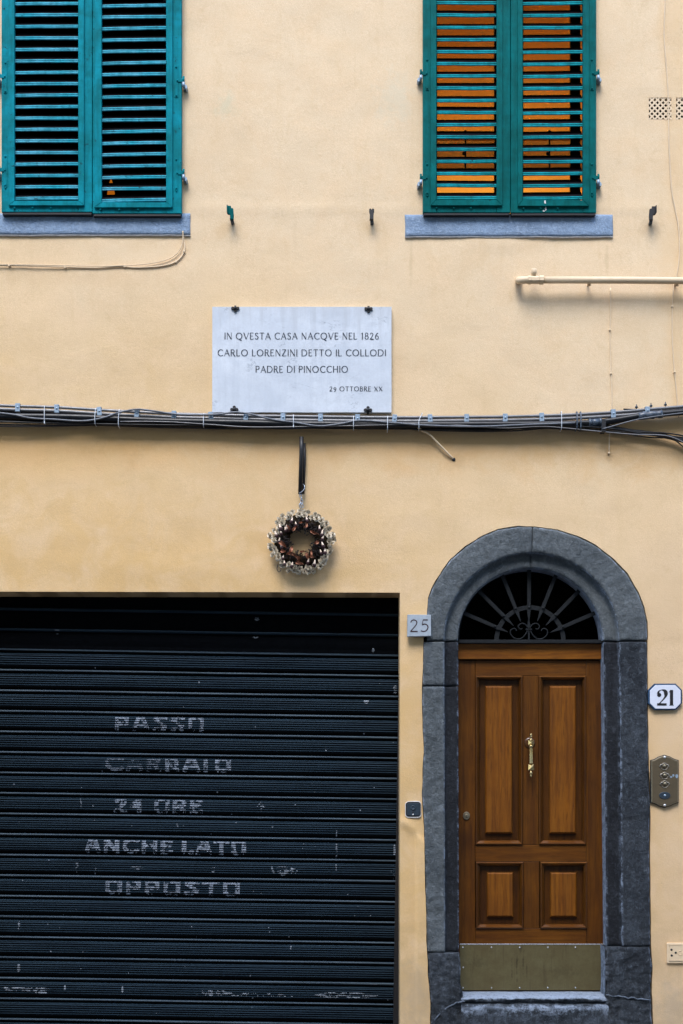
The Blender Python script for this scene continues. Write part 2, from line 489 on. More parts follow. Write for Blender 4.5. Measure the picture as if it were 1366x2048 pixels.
M['wood_m'] = m_wood('varnished_wood_level_moulding', 'X', 0.66)
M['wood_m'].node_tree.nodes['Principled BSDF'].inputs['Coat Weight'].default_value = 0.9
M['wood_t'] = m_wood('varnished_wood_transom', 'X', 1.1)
M['wood_shade'] = m_wood('varnished_wood_shaded_bevel', 'Z', 0.34)  # recess shade round the panel fields put into a darker tint
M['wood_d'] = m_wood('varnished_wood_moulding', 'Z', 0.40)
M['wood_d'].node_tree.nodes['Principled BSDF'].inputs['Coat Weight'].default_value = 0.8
M['iron'] = m_simple('dark_iron', (0.012, 0.0145, 0.017, 1), 0.7, 0.0, 0.5, 60, spec=0.2)
M['black'] = m_simple('black_metal', (0.006, 0.006, 0.008, 1), 0.5)
M['shadow_room'] = m_simple('dark_room_plaster', (0.012, 0.011, 0.010, 1), 0.95, spec=0.0)
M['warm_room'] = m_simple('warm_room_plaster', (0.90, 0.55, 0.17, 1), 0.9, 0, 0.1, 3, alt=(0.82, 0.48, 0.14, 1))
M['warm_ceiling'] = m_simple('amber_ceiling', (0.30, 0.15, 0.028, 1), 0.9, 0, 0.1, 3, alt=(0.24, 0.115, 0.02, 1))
M['room_dark'] = m_simple('brown_ceiling_dark', (0.10, 0.045, 0.008, 1), 0.8, 0, 0.1, 3)
M['frame_dark'] = m_simple('dark_window_frame', (0.015, 0.010, 0.008, 1), 0.6)
M['marble'] = m_marble()
M['ink'] = m_simple('black_letter_fill', (0.035, 0.048, 0.070, 1), 0.7)
M['ink_red'] = m_simple('dark_red_letter_fill', (0.035, 0.012, 0.015, 1), 0.7)
M['zinc'] = m_simple('zinc_clip', (0.32, 0.42, 0.52, 1), 0.45, 0.3, 0.35, 90)
M['pvc_grey'] = m_simple('grey_brown_conduit', (0.20, 0.20, 0.21, 1), 0.3, 0.1, 0.45, 25, alt=(0.12,0.118,0.118,1))
M['cable_black'] = m_simple('black_cable', (0.005, 0.006, 0.008, 1), 0.35, 0, 0.3, 30, alt=(0.014, 0.016, 0.020, 1), spec=0.35)
M['cable_thin'] = m_simple('thin_dark_cable', (0.020, 0.018, 0.018, 1), 0.45, 0, 0.5, 30, alt=(0.006, 0.006, 0.007, 1), spec=0.3)
M['cable_grey'] = m_simple('grey_cable', (0.14, 0.155, 0.18, 1), 0.4, 0, 0.5, 30)
M['tape'] = m_simple('blue_grey_tape', (0.09, 0.12, 0.16, 1), 0.35, 0, 0.7, 60, alt=(0.015, 0.02, 0.03, 1))
M['tie'] = m_simple('white_nylon', (0.62, 0.66, 0.70, 1), 0.4)
M['cream_paint'] = m_simple('cream_pipe_paint', (0.70, 0.54, 0.35, 1), 0.6, 0, 0.2, 20, alt=(0.5, 0.38, 0.25, 1))
M['brass'] = m_simple('polished_brass', (0.62, 0.47, 0.22, 1), 0.22, 0.9, 0.3, 60)
M['brass_dull'] = m_simple('dull_brass', (0.25, 0.21, 0.14, 1), 0.4, 0.6, 0.3, 60)
M['bell_face'] = m_simple('bell_plate_metal', (0.15, 0.115, 0.07, 1), 0.38, 0.45, 0.25, 12)
M['bright_edge'] = m_simple('bright_metal_edge', (0.70, 0.70, 0.70, 1), 0.25, 0.7, 0.1, 60)
M['bell_trim'] = m_simple('worn_bronze_trim', (0.42, 0.38, 0.32, 1), 0.35, 0.7, 0.3, 60)
M['plate'] = m_brass_plate()
M['enamel'] = m_simple('white_enamel', (0.66, 0.69, 0.78, 1), 0.25, 0, 0.1, 20)
M['blue_rim'] = m_simple('blue_enamel', (0.012, 0.05, 0.12, 1), 0.25)
M['number_marble'] = m_simple('number_marble', (0.37, 0.42, 0.47, 1), 0.5, 0, 0.45, 22, alt=(0.22, 0.26, 0.30, 1))
M['slate_box'] = m_simple('slate_blue_metal', (0.035, 0.055, 0.075, 1), 0.45, 0.3, 0.4, 60)
M['filler'] = m_simple('white_filler', (0.70, 0.68, 0.66, 1), 0.9)
M['bud'] = m_simple('ivory_dried_flower', (0.85, 0.80, 0.68, 1), 0.8, 0, 0.35, 120, alt=(0.52, 0.38, 0.22, 1))
M['bud_core'] = m_simple('brown_flower_core', (0.13, 0.085, 0.045, 1), 0.9)
M['husk'] = m_simple('cream_husk', (0.80, 0.64, 0.50, 1), 0.7, 0, 0.2, 90)
M['maroon'] = m_simple('maroon_husk', (0.035, 0.008, 0.010, 1), 0.7)
M['moss'] = m_simple('dark_brown_moss', (0.024, 0.016, 0.008, 1), 0.95, 0, 0.6, 80, 0.8, spec=0.1)
M['leaf'] = m_simple('copper_dry_leaf', (0.46, 0.20, 0.11, 1), 0.7, 0, 0.6, 90, alt=(0.16,0.06,0.035,1))
M['twig'] = m_simple('dark_twig', (0.016, 0.008, 0.007, 1), 0.8)
M['steel'] = m_simple('bright_chain_steel', (0.42, 0.48, 0.56, 1), 0.3, 0.85, 0.4, 200)
M['worn_white'] = m_simple('worn_white_paint', (0.24, 0.28, 0.34, 1), 0.7, 0, 0.7, 70, alt=(0.07, 0.09, 0.12, 1))
M['fleck'] = m_simple('pale_paint_fleck', (0.20, 0.235, 0.28, 1), 0.7, 0, 0.6, 70)
M['asphalt'] = m_simple('street_paving', (0.07, 0.07, 0.072, 1), 0.9, 0, 0.3, 8)
M['opposite'] = m_simple('pale_opposite_plaster', (0.27, 0.24, 0.20, 1), 0.9, 0, 0.2, 2, alt=(0.22, 0.19, 0.15, 1))
M['kerb'] = m_simple('pavement_stone', (0.11, 0.11, 0.112, 1), 0.85, 0, 0.3, 8)

def m_shutter(name='dark_shutter_paint', k=1.0):
    t = NT(name)
    n1 = t.noise(2.2, 4, 0.6)
    hs = t.noise(45, 4, 0.7, t.pos((0.04, 1, 1)))
    d1 = t.noise(6, 5, 0.7, t.pos((0.5, 1, 1.3)))
    c = t.mix(t.ramp(n1, 0.35, 0.7), (0.0095, 0.0205, 0.033, 1), (0.0055, 0.0125, 0.020, 1))
    c = t.mix(t.ramp(hs, 0.5, 0.75, 0, 0.5), c, (0.005, 0.016, 0.028, 1))
    c = t.mix(t.ramp(d1, 0.55, 0.85, 0, 0.4), c, (0.006, 0.022, 0.040, 1))
    if k <= 1: c = t.mix(t.ramp(hs, 0.3, 0.6, 0.0, 0.6), c, (0.028, 0.052, 0.074, 1))
    if k > 1: c = t.mix(t.ramp(hs, 0.35, 0.6, 0.3, 1.0), c, (0.060, 0.084, 0.104, 1))
    sp = t.noise(95, 3, 0.85)
    c = t.mix(t.ramp(sp, 0.72, 0.77, 0, 0.75), c, (0.20, 0.24, 0.28, 1))
    return t.out(c, t.ramp(d1, 0.3, 0.75, 0.5, 0.7), t.bump(hs, 0.15, 0.0006), spec=0.14)
M['shutter'] = m_shutter()
M['groove_shade'] = m_simple('shaded_black_paint', (0.0012, 0.0020, 0.0032, 1), 0.8, spec=0.05)  # shade of grooves, undersides and lintel put into near-black paint
M['shutter_lit'] = m_shutter('lit_bead_paint', 2.0)  # sky highlight on the beads put into a lighter paint
def m_glass():
    t = NT('window_glass')
    t.b.inputs['Base Color'].default_value = (0.9, 0.95, 0.95, 1)
    t.b.inputs['Transmission Weight'].default_value = 1.0
    t.b.inputs['Roughness'].default_value = 0.02
    t.b.inputs['IOR'].default_value = 1.05
    return t.mat
M['glass'] = m_glass()

# ------------------------------------------------------------------ ground
b = MB(); b.box(-40, 40, -60, 8, -0.3, -0.12)
tag(b.build('street', M['asphalt']), 'grey paved street in front of the house', kind='structure')
b = MB(); b.box(-40, 40, -1.1, -0.002, -0.119, 0.0, 0.01)
tag(b.build('pavement', M['kerb']), 'stone pavement along the foot of the house', kind='structure')

opp = tag(empty('unseen_opposite_house', (0, -12.5, -0.12)), 'unseen plain house across the street, added to block low sky light', 'house')  # out of view, added to cut the low frontal sky light
b = MB(); b.box(-22, 22, -20, -11.5, -0.12, 13.2, 0.02); b.build('wall', M['opposite'], opp)
b = MB(); b.box(-22.3, 22.3, -20.2, -11.0, 13.203, 13.4, 0.02); b.build('eaves', M['kerb'], opp)
# ------------------------------------------------------------------ house
house = tag(empty('house', (0, 0, 0)), 'cream plastered house front with teal shutters, an arched wooden door and a dark roller shutter', 'house')

# outline of the stone door surround (pixels of the wall plane)
ARCH_OUT = [(855,1250),(855,1223),(857,1197),(867,1172),(884,1144),(902,1119),(933,1093),(964,1073),(997,1059),(1038,1053),(1067,1054),
            (1114,1060),(1155,1073),(1191,1091),(1224,1117),(1254,1148),(1276,1185),(1288,1216),(1294,1245),(1295,1278)]
LEFT_OUT = [(848,1283),(845,1400),(848,1500),(845,1585),(849,1650),(851,1760),(853,1850),(855,1905)]
LEFT_LOW = [(855,1905),(857,1950),(861,2000),(862,2050),(863,2098)]
RIGHT_OUT = [(1294,1283),(1295,1400),(1296,1500),(1300,1600),(1299,1700),(1300,1800),(1301,1893)]
RIGHT_LOW = [(1301,1893),(1305,1935),(1303,1980),(1305,2050),(1306,2098)]
GROUND_PY = 2048 + 0.15*PPM

def pts_wall(l): return [(at(*p).x, at(*p).z) for p in l]
def jitter(l, amp, step):
    out = []
    for i in range(len(l)):
        a = Vector(l[i]); c = Vector(l[(i+1) % len(l)])
        n = max(1, int((c-a).length/step))
        for k in range(n):
            p = a.lerp(c, k/n)
            q = Vector((noise.noise(Vector((p.x*9, p.y*9, 0))), noise.noise(Vector((p.x*9, p.y*9, 7)))))
            q += 0.5*Vector((noise.noise(Vector((p.x*30, p.y*30, 3))), noise.noise(Vector((p.x*30, p.y*30, 9)))))
            out.append((p.x+q.x*amp, p.y+q.y*amp))
    return out
surround_outline = [LEFT_LOW[-1]] + LEFT_LOW[::-1][1:] + LEFT_OUT[::-1][1:] + [(848,1276)] + [(855,1270)] + ARCH_OUT + RIGHT_OUT + RIGHT_LOW[1:]
so = jitter(pts_wall([(x-1.2 if x < 1060 else x+1.2, y-1.4 if y < 1280 else y) for x, y in surround_outline]), 0.0035, 0.02)
so = [(x, max(z, 0.0)) for x, z in so]
gar = jitter([(at(-70, 0).x, at(0, 1183).z), (at(800, 0).x, at(0, 1185).z)], 0.003, 0.03)[:-1]
gx1, gz1 = at(800, 1185).x, at(800, 1185).z
gar = [p for p in gar if p[0] < gx1-0.01] + [(gx1, gz1), (gx1, 0.0), (at(-70, 0).x, 0.0)]
wins = [((14, -170), (352, 427)), ((858, -170), (1182, 428))]
whole = []
for a, c in wins:
    p, q = at(*a), at(*c)
    whole.append([(p.x, p.z), (q.x, p.z), (q.x, q.z), (p.x, q.z)])
vents = []
for a, c in (((1298,195),(1343,238)), ((1352.5,195),(1397,238))):
    p, q = at(*a), at(*c)
    vents.append([(p.x, p.z), (q.x, p.z), (q.x, q.z), (p.x, q.z)])
holes = [so, gar] + whole + vents
X0, X1, Z0, Z1 = at(-260, 0).x, at(1640, 0).x, 0.0, at(0, -330).z

def wall_y(x, z):
    px = x*PPM+CX; py = CY-(z-EYE)*PPM
    h = 0.006*noise.noise(Vector((x*1.3, 0.3, z*1.1))) + 0.0032*noise.noise(Vector((x*3.6, 5, z*3.3))) + 0.0016*noise.noise(Vector((x*9, 2, z*9)))
    # old floor line in the plaster, seam, bumps
    yl = 416 + 6*noise.noise(Vector((x*2.2, 1, 0)))
    if 372 < px < 850 or 1195 < px < 1340:
        h -= 0.005*math.exp(-((py-yl)/7.0)**2)*(0.6+0.6*noise.noise(Vector((x*3, 8, 0))))
    if px > 1100 and 1250 < py < 1340:
        h += 0.004*math.exp(-((py-1291-5*noise.noise(Vector((x*5, 3, 0))))/3.0)**2)*min(1, max(0, (px-1290)/20))
    # plaster swelling and step on the narrow pier beside the roller shutter
    if 796 < px < 870 and py > 1600:
        edge = 833+2.5*noise.noise(Vector((0, z*3, 4)))
        a = 1/(1+math.exp(-(edge-px)/1.3))
        bpy_ = 1652+max(0, px-805)*0.62
        f = 1/(1+math.exp((bpy_-py)/3.0))
        h += 0.015*f*(a-1)*(0.35+0.65*min(1, max(0, (2100-py)/300)))
        h -= 0.009*math.exp(-((py-(bpy_-9))/12.0)**2)*math.exp(-((px-812)/24.0)**2)
    d1 = hypot(px-160, py-1080)
    h -= 0.004*math.exp(-((py-1120-0.04*px)/30.0)**2)*math.exp(-((px-380)/220.0)**2)
    return h

def build_wall():
    vs = []; es = []
    def ring(r, fine=0.03):
        k = len(vs); pts = []
        n = len(r)
        for i in range(n):
            a = Vector(r[i]); c = Vector(r[(i+1) % n]); m = max(1, int((c-a).length/fine))
            for j in range(m): pts.append(a.lerp(c, j/m))
        vs.extend(pts)
        for i in range(len(pts)): es.append((k+i, k+(i+1) % len(pts)))
        return pts
    ring([(X0, Z0), (X1, Z0), (X1, Z1), (X0, Z1)], 0.06)
    rings = [ring(h) for h in holes]
    g = 0.030
    nx = int((X1-X0)/g); nz = int((Z1-Z0)/g)
    for i in range(1, nx):
        for j in range(1, nz):
            vs.append(Vector((X0+i*g+(j % 2)*g*0.5, Z0+j*g)))
    for i in range(22):
        for j in range(150):
            p = at(799+i*2.6, 1610+j*3.2)
            vs.append(Vector((p.x, p.z)))
    V, E, F, _, _, _ = delaunay_2d_cdt(vs, es, [], 0, 1e-5)
    Va = np.array([(v.x, v.y) for v in V]); Fa = np.array([list(f) for f in F if len(f) == 3])
    cen = Va[Fa].mean(axis=1)
    keep = (cen[:,0] > X0) & (cen[:,0] < X1) & (cen[:,1] > Z0) & (cen[:,1] < Z1)
    for h in holes:
        ins = np.zeros(len(cen), bool)
        n = len(h)
        for i in range(n):
            xa, za = h[i]; xb, zb = h[(i+1) % n]
            if za == zb: continue
            c = ((za > cen[:,1]) != (zb > cen[:,1])) & (cen[:,0] < (xb-xa)*(cen[:,1]-za)/(zb-za)+xa)
            ins ^= c
        keep &= ~ins
    Fa = Fa[keep]
    Y = [wall_y(x, z) for x, z in Va]
    b = MB()
    b.add([(Va[i][0], Y[i], Va[i][1]) for i in range(len(Va))], [tuple(int(k) for k in f) for f in Fa], True)
    # reveals of the openings
    depth = [0.10, 0.30, 0.16, 0.16, 0.08, 0.08]
    for r, dd in zip(rings, depth):
        n = len(r)
        v2 = []
        for p in r:
            v2.append((p.x, wall_y(p.x, p.y), p.y))
            v2.append((p.x, wall_y(p.x, p.y)+0.006, p.y)); v2.append((p.x, dd, p.y))
        f2 = []
        for i in range(n):
            j = (i+1) % n
            if r[i].y <= 0.001 and r[j].y <= 0.001: continue
            f2.append((i*3, j*3, j*3+1, i*3+1)); f2.append((i*3+1, j*3+1, j*3+2, i*3+2))
        b.add(v2, f2, False)
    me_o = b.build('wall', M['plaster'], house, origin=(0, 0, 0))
    return me_o
wall = build_wall()

# the dark inside of the building behind every opening
b = MB()
b.add([(X0,0.12,0),(X1,0.12,0),(X1,5,0),(X0,5,0),(X0,0.12,Z1),(X1,0.12,Z1),(X1,5,Z1),(X0,5,Z1)],
      [(0,1,2,3),(4,5,6,7),(3,2,6,7),(0,3,7,4),(1,2,6,5)])
b.add([(X0,0.0,0),(X0,0.0,Z1),(X0,0.12,Z1),(X0,0.12,0),(X1,0.0,0),(X1,0.0,Z1),(X1,0.12,Z1),(X1,0.12,0)], [(0,1,2,3),(4,5,6,7)])
b.add([(X0,0,Z1),(X1,0,Z1),(X1,0.12,Z1),(X0,0.12,Z1)], [(0,1,2,3)])
b.build('inner_shell', M['shadow_room'], house)
# partition that keeps the lit room's light to itself
RX0, RX1, RY0, RY1, RZ0, RZ1 = at(790,0).x, at(1290,0).x+0.5, 0.17, 3.56, 4.35, 7.12
b = MB()
b.add([(RX0,RY0,RZ0),(RX1,RY0,RZ0),(RX1,RY1,RZ0),(RX0,RY1,RZ0),(RX0,RY0,RZ1),(RX1,RY0,RZ1),(RX1,RY1,RZ1),(RX0,RY1,RZ1)],
      [(0,1,2,3),(4,5,6,7),(3,2,6,7),(0,3,7,4),(1,2,6,5)])
p, q = at(858, 428), at(1182, -170)
zt = min(q.z, RZ1)
for (x0, x1, z0, z1) in ((RX0, p.x, RZ0, RZ1), (q.x, RX1, RZ0, RZ1), (p.x, q.x, RZ0, p.z)):
    b.add([(x0,RY0,z0),(x1,RY0,z0),(x1,RY0,z1),(x0,RY0,z1)], [(0,1,2,3)])
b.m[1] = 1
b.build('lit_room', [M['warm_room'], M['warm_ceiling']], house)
b = MB(); b.box(RX0+0.01, RX1-0.01, 3.02, RY1-0.01, RZ1-0.03, RZ1-0.004); b.build('ceiling_dark_strip', M['room_dark'], house)  # strip added to darken the far end of the lit ceiling

# ------------------------------------------------------------------ stone sills
def rough_slab(name, x0, x1, z0, z1, y0, y1, mat, parent, amp=0.004, g=0.012, wob=0.003, rnd=1.0):
    b = MB()
    nx = max(2, int((x1-x0)/g)); nz = max(2, int((z1-z0)/g))
    vs = []; att = []
    def edge(x, z):
        return (x+wob*noise.noise(Vector((x*8, z*11, 1))), z+wob*noise.noise(Vector((x*7, z*13, 5))))
    for j in range(nz+1):
        for i in range(nx+1):
            x = x0+(x1-x0)*i/nx; z = z0+(z1-z0)*j/nz
            e = min(i/nx*(x1-x0), (1-i/nx)*(x1-x0), j/nz*(z1-z0), (1-j/nz)*(z1-z0))
            xx, zz = edge(x, z)
            y = y0+amp*noise.noise(Vector((x*11, 3, z*14)))+amp*0.6*noise.noise(Vector((x*33, 3, z*40)))+rnd*0.006*max(0, 1-e/0.012)**2
            vs.append((xx, y, zz)); att.append(0.8*max(0, 1-e/0.02))
    n = len(vs)
    for j in range(nz+1):
        for i in range(nx+1):
            x, y, z = vs[j*(nx+1)+i]; vs.append((x, y1, z)); att.append(0)
    fs = []
    W = nx+1
    for j in range(nz):
        for i in range(nx):
            a = j*W+i; fs.append((a, a+1, a+W+1, a+W))
    for i in range(nx):
        for row in (0, nz):
            a = row*W+i; fs.append((a, a+1, a+1+n, a+n))
    for j in range(nz):
        for c in (0, nx):
            a = j*W+c; fs.append((a, a+W, a+W+n, a+n))
    b.add(vs, fs, rnd > 0)
    b.att = att
    return b.build(name, mat, parent)
for (a, c, zt_, zb_) in ((-30, 381, 427.5, 471), (810, 1225.5, 430, 474.5)):
    p, q = at(a, zb_), at(c, zt_)
    rough_slab('window_sill', p.x, q.x, p.z, q.z, -0.012, 0.10, M['sill'], house, 0.0028, 0.014)
    # ragged white lime line along the lower edge of the sill
    bb = MB()
    n = 60
    for k in range(n):
        xa = p.x+(q.x-p.x)*k/n; xb = p.x+(q.x-p.x)*(k+1)/n
        za = p.z+0.0035*noise.noise(Vector((xa*7, 0, 2)))-0.001; zb = p.z+0.0035*noise.noise(Vector((xb*7, 0, 2)))-0.001
        ha = 0.0045+0.003*noise.noise(Vector((xa*25, 4, 2))); hb = 0.0045+0.003*noise.noise(Vector((xb*25, 4, 2)))
        bb.add([(xa, -0.010, za-ha), (xb, -0.010, zb-hb), (xb, -0.010, zb+0.001), (xa, -0.010, za+0.001),
                (xa, 0.01, za-ha), (xb, 0.01, zb-hb)], [(0,1,2,3), (0,4,5,1)], True)
    bb.build('lime_line', M['filler'], house)

# ------------------------------------------------------------------ shutters and inner windows
def mitred_frame(b, x0, x1, z0, z1, w, yf, yb, ch=0.003):
    """four mitred bars as separate prisms with a moulded chamfer"""
    bars = [[(x0,z0),(x1,z0),(x1-w,z0+w),(x0+w,z0+w)], [(x0,z1),(x0+w,z1-w),(x1-w,z1-w),(x1,z1)],
            [(x0,z0),(x0+w,z0+w),(x0+w,z1-w),(x0,z1)], [(x1,z0),(x1,z1),(x1-w,z1-w),(x1-w,z0+w)]]
    return bars

def screw_mesh(b, x, y, z, r=0.006):
    b.lathe([(r, 0.0), (r, -0.002), (r*0.75, -0.0045), (r*0.3, -0.0055)], (x, y, z), 'Y', 8)

def make_slat(width, mats):
    """louvre slat: grooved front edge and a board rising inwards"""
    b = MB()
    w2 = width/2
    prof = [(0.004,0.0105),(0.0012,0.0095),(0.0,0.0065),(0.0005,0.0030),(0.0032,0.0018),(0.0032,-0.0008),(0.0,-0.0018),
            (-0.0010,-0.0060),(0.0012,-0.0098),(0.005,-0.0105)]
    n = len(prof); segs = 10
    vs = []
    for k in range(segs+1):
        x = -w2+width*k/segs
        wob = 0.0030*noise.noise(Vector((x*6+width*50, 0, 0)))
        for (y, z) in prof: vs.append((x, y, z+wob))
    fs = []
    for k in range(segs):
        for i in range(n-1):
            fs.append((k*n+i, k*n+i+1, (k+1)*n+i+1, (k+1)*n+i))
    fs.append(tuple(range(n))); fs.append(tuple(segs*n+i for i in range(n))[::-1])
    b.add(vs, fs, False)
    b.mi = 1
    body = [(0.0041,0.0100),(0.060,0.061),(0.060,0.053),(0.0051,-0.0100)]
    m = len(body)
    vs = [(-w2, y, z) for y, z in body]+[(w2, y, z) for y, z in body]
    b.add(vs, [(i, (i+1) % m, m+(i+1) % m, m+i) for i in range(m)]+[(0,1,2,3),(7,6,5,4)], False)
    return b

def leaf(xl, xr, al, ar, ol, orr, leaf_b, app_b, op_b, slat_b, pitch, hinge_side, paint, slatm, tilt=0.0, dy=0.0, hinges=(145, 356)):
    """one shutter leaf, all numbers in pixels: leaf edges, applied frame, louvre opening"""
    yf, ya = -0.046+dy, -0.060+dy
    e = empty('window_shutter', at((xl+xr)/2, leaf_b, yf), house)
    top = -150
    L = lambda px, py: at(px, py, yf)
    A, B = L(xl, leaf_b), L(xr, top)
    O0, O1 = L(ol, op_b), L(orr, top+25)
    for (x0, x1) in ((A.x, O0.x), (O1.x, B.x)):
        b = MB(); b.box(x0, x1, yf, yf+0.034, A.z, B.z, 0.0025); b.build('stile', M[paint], e)
    b = MB(); b.box(O0.x+0.0006, O1.x-0.0006, yf+0.0015, yf+0.033, A.z+0.001, O0.z, 0.002); b.build('rail', M[paint], e)
    b = MB(); b.box(O0.x+0.0006, O1.x-0.0006, yf+0.0015, yf+0.033, O1.z, B.z-0.001, 0.002); b.build('rail', M[paint], e)
    # applied moulding
    p0, p1 = at(al, app_b, ya), at(ar, top+14, ya)
    w_l = u(ol-al); w_r = u(ar-orr); w_b = u(app_b-op_b)
    ws = (w_l, w_r, w_b)
    x0, x1, z0, z1 = p0.x, p1.x, p0.z, p1.z
    polys = [[(x0,z0),(x1,z0),(x1-w_r,z0+w_b),(x0+w_l,z0+w_b)], [(x0,z1),(x0+w_l,z1-w_b),(x1-w_r,z1-w_b),(x1,z1)],
             [(x0,z0),(x0+w_l,z0+w_b),(x0+w_l,z1-w_b),(x0,z1)], [(x1,z0),(x1,z1),(x1-w_r,z1-w_b),(x1-w_r,z0+w_b)]]
    for pl in polys:
        cx_ = sum(p[0] for p in pl)/4; cz_ = sum(p[1] for p in pl)/4
        pl = [(p[0]+(0.0004 if p[0] < cx_ else -0.0004), p[1]) for p in pl]
        b = MB(); b.prism(pl, ya, yf-0.0005, 0.0022); b.build('moulding', M[paint], e)
    # black strip under the leaf, standing in for its shaded underside
    b = MB(); b.box(A.x+0.004, B.x-0.004, yf+0.004, yf+0.040, A.z-0.015, A.z-0.0005, 0.002); b.build('dark_underside', M['black'], e)
    # slats
    wd = at(orr, 0, yf).x-at(ol, 0, yf).x-0.002
    first = None
    py = slat_b; k = 0
    xc = (at(orr, 0, yf).x+at(ol, 0, yf).x)/2
    while py > top+30:
        loc = at(0, py, yf+0.002); loc.x = xc
        rot = (random.uniform(-0.06, 0.06), tilt+random.uniform(-0.007, 0.007), 0)
        loc.z += random.uniform(-0.001, 0.001)
        if first is None:
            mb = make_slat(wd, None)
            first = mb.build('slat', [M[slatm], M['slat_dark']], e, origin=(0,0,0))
            first.location = loc-WLOC[e]; first.rotation_euler = rot
        else:
            dup(first, loc, e, rot)
        py -= pitch; k += 1
    # screws on the stile and the bottom rail
    sx = (xl+al)/2+1 if hinge_side < 0 else (xr+ar)/2-1
    sb = MB(); o = at(sx, 300, yf); screw_mesh(sb, 0, 0, 0)
    so_ = sb.build('screw', M[paint], e, origin=(0,0,0)); so_.location = at(sx, hinges[1]+36, yf-0.0005)-WLOC[e]
    places = []
    for hy in hinges: places += [(sx-0.5, hy-27), (sx-1.5*hinge_side*-1, hy), (sx-0.5, hy+30)]
    for f in (0.08, 0.32, 0.56): places.append((al+(ar-al)*f, (leaf_b+app_b)/2-1.5))
    for (x, y) in places: dup(so_, at(x, y, yf-0.0035), e)
    # hinges: strap plate on the stile, arm out to a pin held by a wall bracket
    for hy in hinges:
        b = MB()
        c = at(sx, hy, yf)
        b.box(c.x-0.010, c.x+0.010, yf-0.0030, yf-0.0002, c.z-0.105, c.z+0.090, 0.001)
        ex = at(xl if hinge_side < 0 else xr, hy, yf).x
        s_ = hinge_side
        xa, xb = sorted((c.x, ex+s_*0.013))
        b.box(xa, xb, yf-0.0048, yf-0.0005, c.z-0.011, c.z+0.012, 0.001)
        b.tube([(ex+s_*0.013, yf-0.002, c.z-0.012), (ex+s_*0.013, yf-0.002, c.z+0.022)], 0.0065, 8)
        b.build('hinge', M[paint], e)
        b = MB()
        b.tube([(ex+s_*0.013, yf-0.002, c.z-0.040), (ex+s_*0.013, yf-0.002, c.z-0.0125)], 0.0085, 8)
        pts = [(ex+s_*0.006, c.z-0.018), (ex+s_*0.030, c.z-0.022), (ex+s_*0.036, c.z-0.038), (ex+s_*0.028, c.z-0.050), (ex+s_*0.010, c.z-0.040)]
        b.prism(pts, yf+0.004, 0.006, 0.003)
        b.build('hinge_pin', M['zinc'], e)
    return e

# left window
leaf(3, 184.3, 17, 168, 28.8, 156.5, 424, 410.5, 401.5, 396.2, 22.9, -1, 'green_old', 'slat_old', 0.0, 0.0, (153, 340))
leaf(185.3, 363, 201.5-13, 345, 203, 332.3, 427, 414.5, 404.5, 400.0, 22.9, 1, 'green_old', 'slat_old', -0.012, 0.002, (161, 346))
# right window
leaf(846, 1020.6, 861.5, 1005, 873, 993.5, 425, 410.5, 399.5, 395.3, 24.35, -1, 'green', 'slat_green', 0.0, 0.0, (147, 356))
leaf(1021.6, 1192.5, 1035.5, 1178, 1045.5, 1166, 425.5, 411.5, 400, 395.8, 24.35, 1, 'green', 'slat_green', -0.008, 0.002, (147, 356))
# two drops of white paint on the bottom rail of the right hand leaf
b = MB()
for (x, y, w_, h_, yy) in ((1090, 404, 1.6, 3.6, -0.0606), (1091.5, 417, 1.4, 4.5, -0.0446), (1087.5, 422, 2.2, 1.4, -0.0446)):
    c = at(x, y, yy)
    pl = [(c.x+u(w_)*cos(a*pi/5)*(1+0.3*sin(a*3)), c.z+u(h_)*sin(a*pi/5)) for a in range(10)]
    b.prism(pl, yy-0.0008, yy+0.0005)
tag(b.build('paint_drip', M['filler'], house))

def inner_window(stiles, z_bot, z_top, yf, x0, x1, handles):
    p0, p1 = at(x0, z_bot, yf), at(x1, z_top, yf)
    e = empty('window', ((p0.x+p1.x)/2, yf, p0.z), house)
    for (a, c) in stiles:
        pa, pc = at(a, z_bot, yf), at(c, z_top, yf)
        b = MB(); b.box(pa.x, pc.x, yf, yf+0.035, pa.z, pc.z, 0.003); b.build('frame', M['frame_dark'], e)
    b = MB(); b.box(p0.x, p1.x, yf+0.001, yf+0.034, p0.z-0.05, p0.z+0.012, 0.003); b.build('frame', M['frame_dark'], e)
    b = MB(); b.box(p0.x, p1.x, yf+0.015, yf+0.019, p0.z, p1.z); b.build('pane', M['glass'], e)
    for hx in handles:
        c = at(hx, 264, yf-0.02); d_ = at(hx, 338, yf-0.02)
        b = MB()
        b.tube([(c.x, yf-0.02, c.z-0.01), (d_.x, yf-0.02, d_.z)], 0.0055, 8)
        b.lathe([(0.003,-0.012),(0.010,-0.008),(0.012,0.0),(0.008,0.008),(0.002,0.011)], (c.x, yf-0.02, c.z), 'Z', 10)
        m_ = at(hx-3, 307, yf-0.02)
        b.lathe([(0.003,-0.012),(0.010,-0.008),(0.012,0.0),(0.008,0.008),(0.002,0.011)], (m_.x, yf-0.02, m_.z), 'Z', 10)
        b.build('stay_rod', M['black'], e)
    return e
inner_window([(862, 874.5), (989, 1047), (1141, 1161)], 398, -150, 0.115, 862, 1161, (931, 1099))
inner_window([(12, 34), (160, 205), (326, 340)], 398, -150, 0.115, 12, 340, ())

